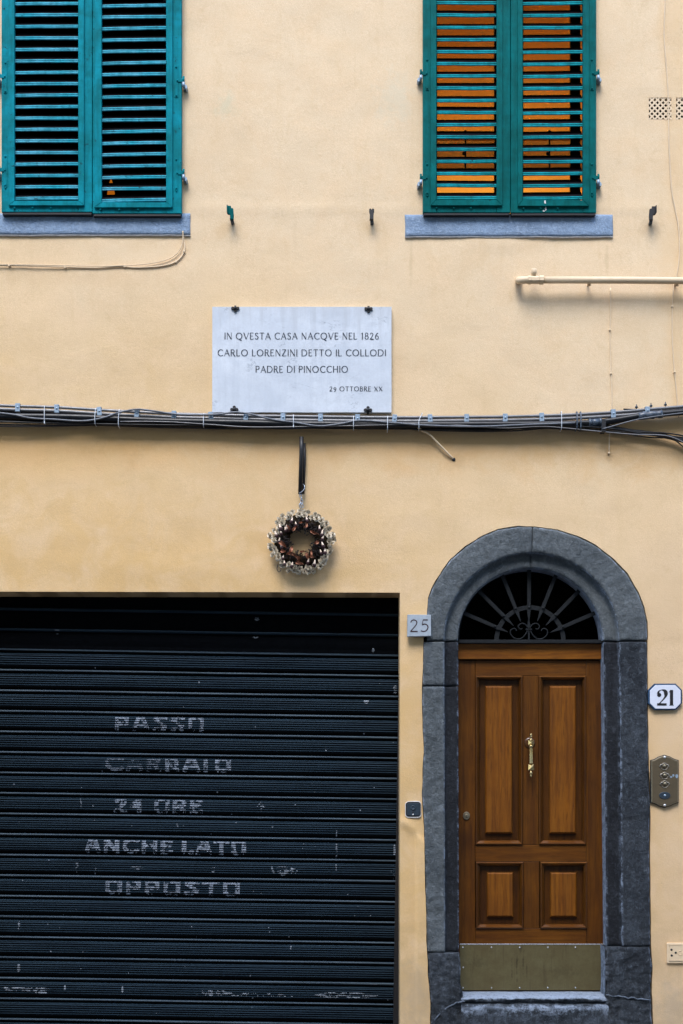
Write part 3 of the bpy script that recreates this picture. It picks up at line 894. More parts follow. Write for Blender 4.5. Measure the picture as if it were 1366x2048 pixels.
# lamp hanging in the lit room, and the small shade glowing behind the left window
pend = tag(empty('pendant_lamp', (1.373, 3.15, RZ1)), 'glowing pendant lamp in the lit room behind the right window', 'lamp')
b = MB(); b.tube([(1.373, 3.15, RZ1), (1.373, 3.15, 6.5)], 0.004, 6); b.build('cord', M['black'], pend)
b = MB()
b.lathe([(0.02, 0.17), (0.09, 0.13), (0.10, 0.05), (0.085, 0.0)], (1.373, 3.15, 6.34), 'Z', 16)
b.build('lamp_shade', m_emit('warm_glass_shade', (1.0, 0.62, 0.25, 1), 0.8), pend)
pl_ = bpy.data.lights.new('room_bulb', 'POINT'); pl_.energy = 17; pl_.color = (1.0, 0.82, 0.40); pl_.shadow_soft_size = 0.12
plo = bpy.data.objects.new('room_bulb', pl_); COL.objects.link(plo); plo.location = (1.373, 3.15, 6.30)
c = at(222, 357, 0.45); d_ = at(226, 398, 0.45)
sl = tag(empty('floor_lamp', (d_.x, 0.45, 4.35)), 'small orange lamp shade glowing between the lowest slats of the left window', 'lamp')
b = MB(); b.lathe([(0.028, -0.13), (0.020, -0.06), (0.002, 0.0)], (c.x, 0.45, c.z), 'Z', 14)
b.build('lamp_shade', m_emit('orange_shade', (0.8, 0.20, 0.01, 1), 0.14), sl)
b = MB(); b.tube([(c.x, 0.45, c.z-0.13), (c.x, 0.45, 4.37)], 0.008, 6); b.lathe([(0.12, 0), (0.12, 0.02), (0.02, 0.03)], (c.x, 0.45, 4.35), 'Z', 16)
b.build('lamp_stand', M['black'], sl)

# ------------------------------------------------------------------ door surround, stone by stone
YO, YI, YR = -0.014, 0.034, 0.175          # outer face, inner face, end of the reveal
def sweep_stone(name, outer, step, inner, mat, sub=0.010, gap=0.0016, rough=1.0, flat=False, dark_in=False):
    """outer/step/inner: matching lists of (px,py), one per station along the stone"""
    def resample(l, n):
        P = [Vector(p) for p in l]
        L = [0.0]
        for i in range(1, len(P)): L.append(L[-1]+(P[i]-P[i-1]).length)
        out = []
        for k in range(n+1):
            s = L[-1]*k/n
            i = 0
            while i < len(L)-2 and L[i+1] < s: i += 1
            t = (s-L[i])/max(1e-9, L[i+1]-L[i])
            out.append(P[i].lerp(P[i+1], min(1, t)))
        return out, L[-1]
    _, ln = resample(outer, 4)
    n = max(3, int(u(ln)/sub))
    o, _ = resample(outer, n); s, _ = resample(step, n); i_, _ = resample(inner, n)
    NO, NI, NR = 16, 7, 6
    rows = []
    att = []
    vs = []
    for k in range(n+1):
        e = min(k, n-k)*u(ln)/n
        endr = 0.006*max(0, 1-e/0.02)**2
        prof = []
        ow = [at(o[k].x, o[k].y, YO), at(s[k].x, s[k].y, YO)]
        prof.append((Vector((ow[0].x, 0.13, ow[0].z)), 0))
        prof.append((Vector((ow[0].x, 0.02, ow[0].z)), 0))
        for j in range(NO+1):
            t = j/NO
            p = ow[0].lerp(ow[1], t)
            w_ = hypot(ow[1].x-ow[0].x, ow[1].z-ow[0].z)
            ed = min(t, 1-t)*w_
            d_ = 0.009*max(0, 1-ed/0.014)**2
            nz = 0.0060*noise.noise(Vector((p.x*9, 1, p.z*7)))+0.0045*noise.noise(Vector((p.x*26, 2, p.z*21)))+0.0030*noise.noise(Vector((p.x*60, 3, p.z*60)))
            prof.append((Vector((p.x, YO+(d_+nz)*rough+endr, p.z)), 1.15*max(0, 1-ed/0.010)))
        if not flat:
            iw = [at(s[k].x, s[k].y, YI), at(i_[k].x, i_[k].y, YI)]
            so2 = Vector((ow[1].x, 0, ow[1].z)); 
            prof.append((Vector((so2.x, YI-0.008, so2.z)), 0.35))
            st = Vector((ow[1].x, YI, ow[1].z))
            for j in range(1, NI+1):
                t = j/NI
                p = st.lerp(iw[1], t)
                w_ = hypot(iw[1].x-st.x, iw[1].z-st.z)
                ed = (1-t)*w_
                d_ = 0.006*max(0, 1-ed/0.010)**2
                nz = 0.0026*noise.noise(Vector((p.x*14, 1, p.z*8)))+0.0016*noise.noise(Vector((p.x*45, 2, p.z*40)))
                prof.append((Vector((p.x, YI+(d_+nz)*rough+endr, p.z)), 0.9*max(0, 1-ed/0.010)))
            last = iw[1]
        else:
            last = ow[1]
        y_from = (YI if not flat else YO)+0.012
        for j in range(NR+1):
            t = j/NR
            p = Vector((last.x, y_from+(YR-y_from)*t, last.z))
            nz = 0.0016*noise.noise(Vector((p.x*20, p.y*30, p.z*12)))
            prof.append((Vector((p.x+nz, p.y, p.z)), 1.5))
        vs += [q[0] for q in prof]; att += [q[1] for q in prof]
        m = len(prof)
    # shrink the ends for the joint
    fs = []
    for k in range(n):
        for j in range(m-1):
            a = k*m+j; fs.append((a, a+1, a+m+1, a+m))
    def endcap(k, kn):
        base = len(vs)
        for j in range(m):
            q = vs[k*m+j]; vs.append(Vector((q.x, max(q.y, 0.10), q.z))); att.append(0)
        for j in range(m-1): fs.append((k*m+j, k*m+j+1, base+j+1, base+j))
    for k, kn in ((0, 1), (n, n-1)):
        for j in range(m):
            a = vs[k*m+j]; c_ = vs[kn*m+j]; dv = (c_-a)
            if dv.length > 0: vs[k*m+j] = a+dv.normalized()*gap
    endcap(0, 1); endcap(n, n-1)
    b = MB(); b.add(vs, fs, True); b.att = att
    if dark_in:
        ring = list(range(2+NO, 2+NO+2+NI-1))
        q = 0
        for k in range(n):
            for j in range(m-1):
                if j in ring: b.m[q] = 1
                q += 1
    return b.build(name, [mat, M['stone_recess_shade']], surround)

surround = empty('door_surround', (at(1063, 0).x, 0, 0), house)
def circ(cx_, cy_, r, a0, a1, n=24):
    return [(cx_+r*cos(radians(a0+(a1-a0)*k/n)), cy_-r*sin(radians(a0+(a1-a0)*k/n))) for k in range(n+1)]
arcL = [(855,1281)]+ARCH_OUT[:10]+[(1065,1053.5)]
arcR = [(1066,1053.5)]+ARCH_OUT[11:]+[(1295,1281)]
sweep_stone('stone', arcL, circ(1064, 1281, 175, 180, 90), circ(1061, 1281, 145, 180, 90), M['stone'])
sweep_stone('stone', arcR, circ(1064, 1281, 175, 90, 0), circ(1061, 1281, 145, 90, 0), M['stone'])
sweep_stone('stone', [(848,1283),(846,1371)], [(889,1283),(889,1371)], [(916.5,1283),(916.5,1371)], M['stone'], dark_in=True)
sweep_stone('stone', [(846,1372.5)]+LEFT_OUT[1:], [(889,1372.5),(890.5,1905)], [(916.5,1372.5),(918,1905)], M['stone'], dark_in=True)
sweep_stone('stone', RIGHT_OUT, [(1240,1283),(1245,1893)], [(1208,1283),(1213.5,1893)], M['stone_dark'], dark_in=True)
sweep_stone('stone', LEFT_LOW, [(919,1906),(921.5,1930),(921,1965),(926,1990),(928,2097)], [(0,0),(0,1)], M['stone_dark'], rough=2.4, flat=True)
sweep_stone('stone', RIGHT_LOW, [(1211,1894),(1212,1930),(1212,1975),(1211,1990),(1211,2097)], [(0,0),(0,1)], M['stone_dark'], rough=2.4, flat=True)
# threshold: worn pale tread over a broken dark riser
def threshold():
    b = MB(); vs = []; att = []
    x0, x1 = at(922, 0, 0.0).x, at(1216, 0, 0.0).x
    zt = at(0, 1982, 0.165).z
    n = 110
    prof = [(0.185, 0.0), (0.12, -0.001), (0.06, -0.002), (0.02, -0.006), (-0.004, -0.015), (-0.010, -0.028), (0.004, -0.040), (0.014, -0.048),
            (0.010, -0.054), (-0.012, -0.060), (-0.018, -0.075), (-0.016, -0.10), (-0.015, -0.13), (-0.016, -0.16), (-0.014, -0.19), (-0.016, -0.23), (-0.016, zt*-1)]
    m = len(prof)
    for k in range(n+1):
        x = x0+(x1-x0)*k/n
        for j, (y, z) in enumerate(prof):
            a = 1.0 if 2 < j < 12 else 0.35
            if j == m-1: a = 0
            dz = a*(0.010*noise.noise(Vector((x*6, j*0.7, 1)))+0.006*noise.noise(Vector((x*22, j*1.3, 4))))
            dy = a*(0.010*noise.noise(Vector((x*9, j*0.8, 9)))+0.006*noise.noise(Vector((x*28, j*1.9, 2))))
            vs.append((x, y+dy, zt+z+dz)); att.append(1.95 if j < 5 else (1.5+0.5*noise.noise(Vector((x*12, 0, 1))) if j == 10 else (0.9 if j in (5, 9, 11) else 0.15)))
    fs = []
    for k in range(n):
        for j in range(m-1):
            a = k*m+j; fs.append((a, a+1, a+m+1, a+m))
    b.add(vs, fs, True); b.att = att
    return b.build('threshold', M['stone_dark'], surround)
threshold()
# rough lime mortar between the plinth stones and the step
b = MB()
for (xa, xb, dirn) in ((863, 930, 1), (1204, 1303, -1)):
    pts = []
    for k in range(15):
        t = k/14
        if dirn > 0: pts.append((930-t*62, 2003+t*t*38+3*noise.noise(Vector((t*9, 1, 1)))))
        else: pts.append((1212+t*88, 1990+10*t+3*noise.noise(Vector((t*9, 5, 1)))))
    path = [at(x, y, -0.016+0.004*noise.noise(Vector((x*0.1, y*0.1, 2)))) for x, y in pts]
    b.tube(path, 0.006, 6, rr=[0.004+0.006*abs(noise.noise(Vector((k*0.7, dirn, 0)))) for k in range(15)])
b.build('mortar', M['threshold'], surround)

# ------------------------------------------------------------------ fanlight grille
YG = 0.10
fan = empty('fanlight_grille', at(1061, 1282, YG), house)
def flatbar(b, pts, wpx, y, th):
    """flat iron bar through pixel points with given widths (pixels)"""
    P = [Vector(p) for p in pts]
    lo = []; hi = []
    for i, p in enumerate(P):
        t = (P[min(i+1, len(P)-1)]-P[max(i-1, 0)]).normalized()
        n_ = Vector((-t.y, t.x))
        w_ = wpx[i] if isinstance(wpx, (list, tuple)) else wpx
        lo.append(p+n_*w_/2); hi.append(p-n_*w_/2)
    poly = [(at(q.x, q.y, y).x, at(q.x, q.y, y).z) for q in lo+hi[::-1]]
    b.prism(poly, y, y+th, 0.0012)
for (tx, ty, ox, oy) in ((1015.7,1264,925,1225),(1027.4,1251.6,957,1181),(1041.7,1243,1004.5,1150),(1057.8,1243,1058.5,1138),(1075,1242,1112.5,1149),(1092,1250.5,1158.5,1181),(1100.6,1265,1190,1226)):
    b = MB()
    a = Vector((tx, ty)); c = Vector((ox, oy))
    dd = (c-a).normalized(); L = (c-a).length
    flatbar(b, [tuple(a), tuple(a+dd*22), tuple(a+dd*30), tuple(c)], [1.0, 7.5, 7.0, 8.0], YG, 0.010)
    b.build('spoke', M['iron'], fan)
    k = at(*(a+dd*(0 if False else 28)), YG)
    b = MB(); b.lathe([(0.008, 0.0), (0.0075, -0.004), (0.004, -0.007)], (k.x, YG-0.0005, k.z), 'Y', 10)
    b.build('rivet', M['iron'], fan)
b = MB()
flatbar(b, circ(1060, 1282, 67, 0, 180, 30), 9.0, YG+0.0125, 0.008)
b.build('arc_bar', M['iron'], fan)
b = MB()
pa, pb = at(912, 1286.5, YG-0.01), at(1207, 1279.5, YG-0.01)
b.box(pa.x, pb.x, YG-0.012, YG+0.03, pa.z, pb.z, 0.002)
b.build('base_bar', M['iron'], fan)
b = MB()
flatbar(b, circ(1060, 1281, 144.5, 0, 180, 40), 6, YG+0.03, 0.02)
b.build('rim', M['iron'], fan)
def px_tube(pts, y, r, n=6, seg=6):
    b = MB(); b.tube(catmull([at(x, yy, y) for x, yy in pts], n), r, seg); return b
lo_ = [(1054.7,1262),(1050,1270),(1044,1276),(1037,1278),(1029,1276.5),(1023,1271),(1020.5,1266),(1021.5,1260.5),(1026,1257.3),(1031,1258),(1033,1262)]
hi_ = [(1055,1255),(1052.5,1251),(1049,1248),(1043.5,1247),(1038.5,1249.5),(1036.7,1253),(1038.5,1257),(1042,1258.5),(1044.5,1257)]
for l in (lo_, hi_):
    for s in (1, -1):
        q = [((x if s > 0 else 2*1057.8-x), y) for x, y in l]
        px_tube(q, YG, 0.0042).build('scroll', M['iron'], fan)
b = MB()
flatbar(b, [(1057.8,1238),(1057.8,1250),(1057.8,1256)], [1, 6, 8], YG-0.002, 0.008)
flatbar(b, [(1051.5,1258.5),(1064,1258.5)], 3.0, YG-0.006, 0.012)
flatbar(b, [(1057.8,1260),(1057.8,1280)], 3.4, YG-0.002, 0.008)
b.build('spear', M['iron'], fan)

# glass pane behind the fanlight and faint sash inside
b = MB()
poly = [(at(x, y, YG+0.07).x, at(x, y, YG+0.07).z) for x, y in circ(1061, 1284, 150, 0, 180, 30)]
b.prism(poly, YG+0.075, YG+0.079)
b.build('fanlight_pane', M['glass'], house)

# ------------------------------------------------------------------ the door
YD = 0.145                                  # face of stiles and rails
door = empty('door', at(1062, 1981, YD), house)
def pbox(b, xa, xb, ya, yb, yf, yb_, bev=0.002):
    p, q = at(xa, yb, yf), at(xb, ya, yf)
    b.box(p.x, q.x, yf, yb_, p.z, q.z, bev)
def dpart(name, xa, xb, ya, yb, yf, mat, back=YD+0.045, bev=0.002):
    b = MB(); pbox(b, xa, xb, ya, yb, yf, back, bev); return b.build(name, M[mat], door)
dpart('transom', 911, 1212, 1287, 1318.5, YD-0.022, 'wood_t', bev=0.003)
dpart('stile', 913, 950.4, 1321, 1981, YD, 'wood_v')
dpart('stile', 1172.6, 1214, 1321, 1981, YD, 'wood_v')
dpart('rail', 950.8, 1172.2, 1321, 1351, YD+0.0006, 'wood_h')
dpart('rail', 950.8, 1172.2, 1690, 1723, YD+0.0006, 'wood_h')
dpart('rail', 950.8, 1172.2, 1857, 1981, YD+0.0006, 'wood_h')
dpart('muntin', 1045.8, 1077.4, 1351.4, 1689.6, YD+0.0003, 'wood_v')
dpart('muntin', 1047.5, 1079, 1723.4, 1856.6, YD+0.0003, 'wood_v')
# fielded panels
def frustum_panel(xa, xb, ya, yb, fa, fb, ga, gb):
    """panel (pixels): outside rectangle, raised field"""
    b = MB()
    y_lo, y_lip, y_hi = YD+0.030, YD+0.008, YD+0.004
    def R(x0, x1, y0, y1, y): 
        return [at(x0, y1, y), at(x1, y1, y), at(x1, y0, y), at(x0, y0, y)]
    rings = [R(xa, xb, ya, yb, y_lo), R(fa-3.5, fb+3.5, ga-3.5, gb+3.5, y_lo-0.004), R(fa-2.2, fb+2.2, ga-2.2, gb+2.2, y_hi+0.006), R(fa, fb, ga, gb, y_hi)]
    vs = [p for r in rings for p in r]
    fs = []
    for k in range(3):
        for i in range(4):
            j = (i+1) % 4; fs.append((k*4+i, k*4+j, (k+1)*4+j, (k+1)*4+i))
    fs.append((12,13,14,15))
    b.add(vs, fs, False)
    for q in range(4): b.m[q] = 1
    b.build('panel', [M['wood_p'], M['wood_shade']], door)
def bolection(xa, xb, ya, yb, w_=9.0):
    """moulding round a panel: mitred bars with a rounded profile"""
    prof = [(0.0, 0.0), (0.0, -0.007), (0.16, -0.012), (0.34, -0.012), (0.48, -0.006), (0.62, -0.001), (0.85, 0.010), (1.0, 0.030)]
    corners_o = [(xa, yb), (xb, yb), (xb, ya), (xa, ya)]
    for i in range(4):
        b = MB()
        j = (i+1) % 4
        vs = []
        for (cx_, cy_) in (corners_o[i], corners_o[j]):
            sx = 1 if cx_ == xa else -1; sy = -1 if cy_ == yb else 1
            for (t, y) in prof:
                vs.append(at(cx_+sx*t*w_, cy_+sy*t*w_, YD+y))
        m = len(prof)
        fs = [(k, k+1, m+k+1, m+k) for k in range(m-1)]
        b.add(vs, fs, False)
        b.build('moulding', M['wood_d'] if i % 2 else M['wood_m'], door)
for (xa, xb, ya, yb, fa, fb, ga, gb) in ((950.5, 1045.5, 1351.2, 1689.3, 973.5, 1021.5, 1375, 1664), (1077.7, 1172.5, 1351.2, 1689.3, 1102, 1149, 1375, 1664),
                                         (951.5, 1047.3, 1723.5, 1857, 977, 1023.5, 1748, 1831), (1080.5, 1174.5, 1723.5, 1857, 1103.5, 1150, 1748, 1831)):
    frustum_panel(xa+6, xb-6, ya+6, yb-6, fa, fb, ga, gb)
    bolection(xa, xb, ya, yb)
# dark backing so nothing shows through the joints
b = MB(); pbox(b, 905, 1218, 1280, 1990, YD+0.046, YD+0.06, 0); b.build('door_back', M['shadow_room'], door)
# kick plate
b = MB(); pbox(b, 919.5, 1210.5, 1889.5, 1980.5, YD-0.003, YD-0.0005, 0.0008); b.build('kick_plate', M['plate'], door)
b = MB(); pbox(b, 919.5, 1210.5, 1887.6, 1889.4, YD-0.004, YD+0.0002, 0.0006); b.build('plate_lip', M['bright_edge'], door)
sb = MB(); sb.lathe([(0.0052, 0.0), (0.0048, -0.002), (0.0025, -0.0034)], (0, 0, 0), 'Y', 10)
s0 = None
for (x, y) in [(x_, 1895) for x_ in (926, 983, 1039.5, 1095.5, 1151, 1205.5)]+[(x_, 1975.5) for x_ in (926, 983, 1039.5, 1095.5, 1151, 1205.5)]+[(926.5, 1935), (1206, 1933)]:
    loc = at(x, y, YD-0.003)
    if s0 is None:
        s0 = sb.build('screw', M['bright_edge'], door, origin=(0,0,0)); s0.location = loc-WLOC[door]
    else: dup(s0, loc, door)
# pull handle
YH = YD-0.055
hc = at(1062, 1510, YH)
def hz(py): return at(1062, py, YH).z
b = MB()
def ring(py, r): return (u(r), hz(py)-hc.z)
b.lathe([ring(1467,0.6), ring(1468,2.4), ring(1470,2.2), ring(1471,1.2), ring(1472.5,3.2), ring(1474,2.8), ring(1475.5,1.5), ring(1479.5,2.2), ring(1480,4.6), ring(1480.8,4.8)][::-1], hc, 'Z', 14)
b.build('finial', M['brass'], door)
b = MB()
b.lathe([ring(1490,3.0), ring(1491.5,4.4), ring(1493,4.6), ring(1494.5,3.6), ring(1496,3.4), ring(1523,3.3), ring(1525,3.9), ring(1527,4.3), ring(1529,3.0)][::-1], hc, 'Z', 14)
b.build('grip', M['brass'], door)
b = MB()
b.lathe([ring(1541,1.2), ring(1543,1.6), ring(1545,3.0), ring(1547.5,3.1), ring(1549.5,1.2), ring(1551,2.4), ring(1553.5,1.8), ring(1554.5,0.5)][::-1], hc, 'Z', 14)
b.build('finial', M['brass'], door)
for (ya, yb) in ((1480.5, 1490), (1529, 1540.5)):
    z0, z1 = hz(yb), hz(ya); r = u(5.6); zc = (z0+z1)/2
    b = MB()
    x = hc.x
    b.add([(x-r,YH-0.004,z0),(x+r,YH-0.004,z0),(x+r,YH-0.004,z1),(x-r,YH-0.004,z1),(x,YH-0.020,zc),
           (x-r*0.8,YH+0.016,z0),(x+r*0.8,YH+0.016,z0),(x+r*0.8,YH+0.016,z1),(x-r*0.8,YH+0.016,z1)],
          [(0,1,4),(1,2,4),(2,3,4),(3,0,4),(0,5,6,1),(1,6,7,2),(2,7,8,3),(3,8,5,0),(5,8,7,6)], False)
    b.build('handle_block', M['brass'], door)
    b = MB(); b.tube([(x, YH+0.014, zc), (x, YD-0.004, zc)], 0.007, 10)
    b.build('handle_post', M['brass_dull'], door)
    if ya > 1500: continue
    b = MB(); b.lathe([(u(11.5), 0.001), (u(11), -0.003), (u(8), -0.006), (u(5), -0.007)], (x, YD, zc), 'Y', 24)
    b.build('rosette', M['wood_d'], door)
    if ya > 1500: pass
# lock
k = at(932.7, 1631.5, YD)
b = MB()
pl = [(k.x+u(7)*cos(2*pi*i/24), k.z+u(8.4)*sin(2*pi*i/24)) for i in range(24)]
b.prism(pl, YD-0.008, YD-0.0003, 0.003)
b.build('keyhole_plate', M['brass_dull'], door)
b = MB()
b.lathe([(0.012, 0.0), (0.0115, -0.003), (0.009, -0.0045)], (k.x, YD-0.008, k.z), 'Y', 20)
b.mi = 1
b.box(k.x-0.0012, k.x+0.0012, YD-0.0132, YD-0.012, k.z-0.006, k.z+0.005)
b.build('lock_cylinder', [M['brass_dull'], M['black']], door)

# ------------------------------------------------------------------ roller shutter
YS = 0.20
KS = PPM*DIST/(DIST+YS)                    # pixels per metre at the shutter
SL0 = at(0, 1340, YS)
SLOPE = 0.0158
rs = empty('roller_shutter', SL0, house)
rs.rotation_euler = (0, SLOPE, 0)
PIT = 41.05/KS
def prof_y(f):
    """depth of the slat surface, f = 0..41 pixels below the bead centre"""
    f = f % 41.05
    if f < 2.2: return -0.010*sqrt(max(0, 1-(f/2.4)**2))
    if f < 3.0: return 0.0-0.0+(f-2.2)/0.8*0.012
    if f < 6.0: return 0.012
    if f < 8.5: return 0.012-0.018*(f-6.0)/2.5
    if f < 31.0:
        g = (f-8.5) % 4.5
        base = -0.006-0.003*sin((f-8.5)/22.5*pi)
        if g < 1.1: return base+0.0045*(1-g/1.1)
        if g < 3.0: return base
        return base+0.0045*(g-3.0)/1.5
    if f < 38.4:
        t = (f-31.0)/7.4
        return -0.006+0.016*(1-cos(t*pi/2)) if t < 1 else 0.010
    t = (41.05-f)/2.4
    return -0.010*sqrt(max(0, 1-min(1, t)**2))+0.010*0
samples = [0, 0.7, 1.4, 2.0, 2.3, 3.0, 3.05, 6.0, 6.9, 7.7, 8.49]
f = 8.5
while f < 30.9:
    for g in (0.0, 1.1, 2.0, 3.0, 4.49): samples.append(f+g)
    f += 4.5
samples += [31.05, 33, 35, 37, 38.3, 38.65, 38.8, 39.3, 40.0, 40.6]
samples = sorted(set(samples))
samples.append(41.049)
def xl(px): return px/KS
x0, x1 = xl(-62), xl(797.5)
b = MB()
segs = 24
vs = []; fs = []
n = len(samples)
for k in range(segs+1):
    x = x0+(x1-x0)*k/segs
    for f in samples: vs.append((x, prof_y(f)+0.003*noise.noise(Vector((x*1.7, 0, 3))), -f/KS+0.0016*noise.noise(Vector((x*0.9, 5, 0)))))
for k in range(segs):
    for i in range(n-1):
        a = k*n+i; fs.append((a, a+1, a+n+1, a+n))
b.add(vs, fs, False)
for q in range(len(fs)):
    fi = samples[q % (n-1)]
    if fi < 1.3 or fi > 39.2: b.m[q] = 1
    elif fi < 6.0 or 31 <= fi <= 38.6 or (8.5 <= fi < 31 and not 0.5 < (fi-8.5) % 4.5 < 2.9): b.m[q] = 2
slat0 = b.build('slat', [M['shutter'], M['shutter_lit'], M['groove_shade']], rs, origin=(0, 0, 0))
slat0.location = (0, 0, 0)
for k in list(range(-1, 19)):
    if k == 0: continue
    c = slat0.copy(); COL.objects.link(c); c.parent = rs
    c.location = (random.uniform(-0.002, 0.002), random.uniform(-0.0015, 0.0015), -k*PIT+random.uniform(-0.0006, 0.0006))
    c.rotation_euler = (random.uniform(-0.006, 0.006), random.uniform(-0.0004, 0.0004), 0)
# plain slats just under the lintel
samples2 = [0, 0.7, 1.4, 2.0, 2.4, 3.05, 6.0, 8.5, 12, 16, 20, 25, 31, 35, 38.3, 38.65, 39.3, 40.0, 40.6, 41.049]
def prof2(f):
    if 8.5 <= f < 31: return 0.004+0.004*cos((f-8.5)/22.5*2*pi)*0.5
    if 31 <= f < 38.5: return 0.008
    return prof_y(f)
b = MB(); vs = []; fs = []; n = len(samples2)
for k in range(2):
    x = (x0, x1)[k]
    for f in samples2: vs.append((x, prof2(f), -f/KS))
for i in range(n-1): fs.append((i, i+1, n+i+1, n+i))
b.add(vs, fs, False)
for q in range(len(fs)):
    if 2.4 < samples2[q] < 38.5: b.m[q] = 1  # lintel shadow put into the flats as near-black
pl0 = b.build('slat', [M['shutter'], M['groove_shade']], rs, origin=(0, 0, 0)); pl0.location = (0, 0.004, 2*PIT)
for k in (3, 4, 5):
    c = pl0.copy(); COL.objects.link(c); c.parent = rs; c.location = (0, 0.004+0.004*(k-2), k*PIT)
# guide channel at the right jamb
b = MB()
gx = at(797.3, 0, YS).x-SL0.x
b.box(gx-0.0005, gx+0.055, -0.03, 0.03, -19*PIT, 3.2*PIT)
b.build('guide_rail', M['black'], rs, origin=(0, 0, 0)).location = (0, 0, 0)

# stroke letters ----------------------------------------------------------------
def ell(cx_, cy_, rx, ry, a0, a1, n=14):
    return [(cx_+rx*cos(radians(a0+(a1-a0)*k/n)), cy_+ry*sin(radians(a0+(a1-a0)*k/n))) for k in range(n+1)]
# glyphs: (advance width, [(stroke, weight)]) weight 1 = thick, 0 = thin
G = {
 'I': (0.16, [([(0.08,0),(0.08,1)],1)]),
 'N': (0.78, [([(0.10,0),(0.10,1)],0),([(0.10,1),(0.68,0)],1),([(0.68,0),(0.68,1)],0)]),
 'Q': (0.98, [(ell(0.48,0.5,0.42,0.5,0,360,24),1),([(0.45,0.05),(0.62,-0.10),(0.86,-0.24)],1)]),
 'V': (0.78, [([(0.04,1),(0.39,0)],1),([(0.39,0),(0.74,1)],0)]),
 'E': (0.56, [([(0.08,0),(0.08,1)],1),([(0.08,1),(0.48,1),(0.49,0.9)],0),([(0.08,0.52),(0.42,0.52)],0),([(0.08,0),(0.49,0),(0.52,0.12)],0)]),
 'S': (0.56, [([(0.47,0.84),(0.42,0.95),(0.28,1.0),(0.13,0.93),(0.09,0.78),(0.15,0.64),(0.30,0.53),(0.44,0.42),(0.49,0.25),(0.42,0.08),(0.26,0.0),(0.12,0.04),(0.07,0.18)],1)]),
 'T': (0.68, [([(0.03,0.9),(0.04,1),(0.64,1),(0.65,0.9)],0),([(0.34,0),(0.34,1)],1)]),
 'A': (0.78, [([(0.05,0),(0.39,1)],0),([(0.39,1),(0.74,0)],1),([(0.18,0.38),(0.60,0.38)],0)]),
 'C': (0.80, [(ell(0.50,0.5,0.42,0.5,48,312,20),1)]),
 'L': (0.54, [([(0.08,0),(0.08,1)],1),([(0.08,0),(0.47,0),(0.51,0.14)],0)]),
 'R': (0.66, [([(0.08,0),(0.08,1)],1),([(0.08,1),(0.30,1)]+ell(0.30,0.76,0.20,0.24,90,-90,8)+[(0.08,0.52)],0.7),([(0.30,0.52),(0.56,0.02),(0.66,-0.08)],1)]),
 'O': (0.98, [(ell(0.48,0.5,0.42,0.5,0,360,24),1)]),
 'Z': (0.68, [([(0.08,0.9),(0.09,1),(0.60,1)],0),([(0.60,1),(0.06,0)],1),([(0.06,0),(0.60,0),(0.63,0.12)],0)]),
 'D': (0.86, [([(0.08,0),(0.08,1)],1),([(0.08,1),(0.34,1)]+ell(0.34,0.5,0.44,0.5,90,-90,14)+[(0.08,0)],0.8)]),
 'P': (0.60, [([(0.08,0),(0.08,1)],1),([(0.08,1),(0.30,1)]+ell(0.30,0.74,0.24,0.26,90,-90,8)+[(0.08,0.48)],0.8)]),
 'B': (0.62, [([(0.08,0),(0.08,1)],1),([(0.08,1),(0.28,1)]+ell(0.28,0.77,0.18,0.23,90,-90,8)+[(0.08,0.54)],0.7),([(0.28,0.54)]+ell(0.30,0.27,0.24,0.27,90,-90,8)+[(0.08,0)],0.7)]),
 'H': (0.80, [([(0.10,0),(0.10,1)],1),([(0.70,0),(0.70,1)],1),([(0.10,0.52),(0.70,0.52)],0)]),
 'X': (0.74, [([(0.06,1),(0.68,0)],1),([(0.66,1),(0.06,0)],0)]),
 '1': (0.36, [([(0.05,0.85),(0.20,1)],0),([(0.20,1),(0.20,0)],1)]),
 '2': (0.58, [([(0.08,0.78),(0.14,0.94),(0.28,1.0),(0.43,0.92),(0.47,0.74),(0.38,0.5),(0.06,0.0)],0.6),([(0.06,0.0),(0.52,0.0)],1)]),
 '4': (0.66, [([(0.44,0),(0.44,1)],1),([(0.44,1),(0.05,0.3)],0),([(0.05,0.3),(0.62,0.3)],0)]),
 '6': (0.62, [([(0.48,0.98),(0.30,0.86),(0.14,0.60),(0.09,0.32)],0.6),(ell(0.31,0.28,0.22,0.28,0,360,16),0.8)]),
 '8': (0.62, [(ell(0.31,0.76,0.18,0.24,0,360,14),0.6),(ell(0.31,0.27,0.23,0.27,0,360,16),0.9)]),
 '9': (0.62, [([(0.12,-0.20),(0.34,-0.04),(0.48,0.24),(0.52,0.52)],0.6),(ell(0.31,0.55,0.21,0.25,0,360,16),0.8)]),
 '5': (0.56, [([(0.50,1.0),(0.20,1.0)],1),([(0.20,1.0),(0.14,0.58)],0),([(0.14,0.58),(0.30,0.64),(0.46,0.55),(0.51,0.34),(0.42,0.10),(0.24,0.0),(0.06,0.06)],0.8)]),
 ' ': (0.42, []),
}
def ribbon(b, pts, w, origin, scale, y, th=0.0006):
    """a flat stroke in the wall plane; width(s) w in metres"""
    P = [Vector((origin[0]+p[0]*scale[0], origin[1]+p[1]*scale[1])) for p in pts]
    vs = []; n = len(P)
    closed = (P[0]-P[-1]).length < 1e-6
    for i in range(n):
        if closed: t = (P[(i+1) % (n-1)]-P[(i-1) % (n-1)])
        else: t = (P[min(i+1, n-1)]-P[max(i-1, 0)])
        t.normalize()
        nn = Vector((-t.y, t.x))
        ww = w[i] if isinstance(w, (list, tuple)) else w
        for s in (-0.5, 0.5):
            q = P[i]+nn*ww*s; vs.append((q.x, y, q.y))
    vs += [(v[0], y+th, v[2]) for v in vs]
    m = 2*n
    fs = []
    for i in range(n-1):
        a = 2*i
        fs += [(a, a+1, a+3, a+2), (a, a+2, a+2+m, a+m), (a+1, a+1+m, a+3+m, a+3)]
    b.add(vs, fs, False)
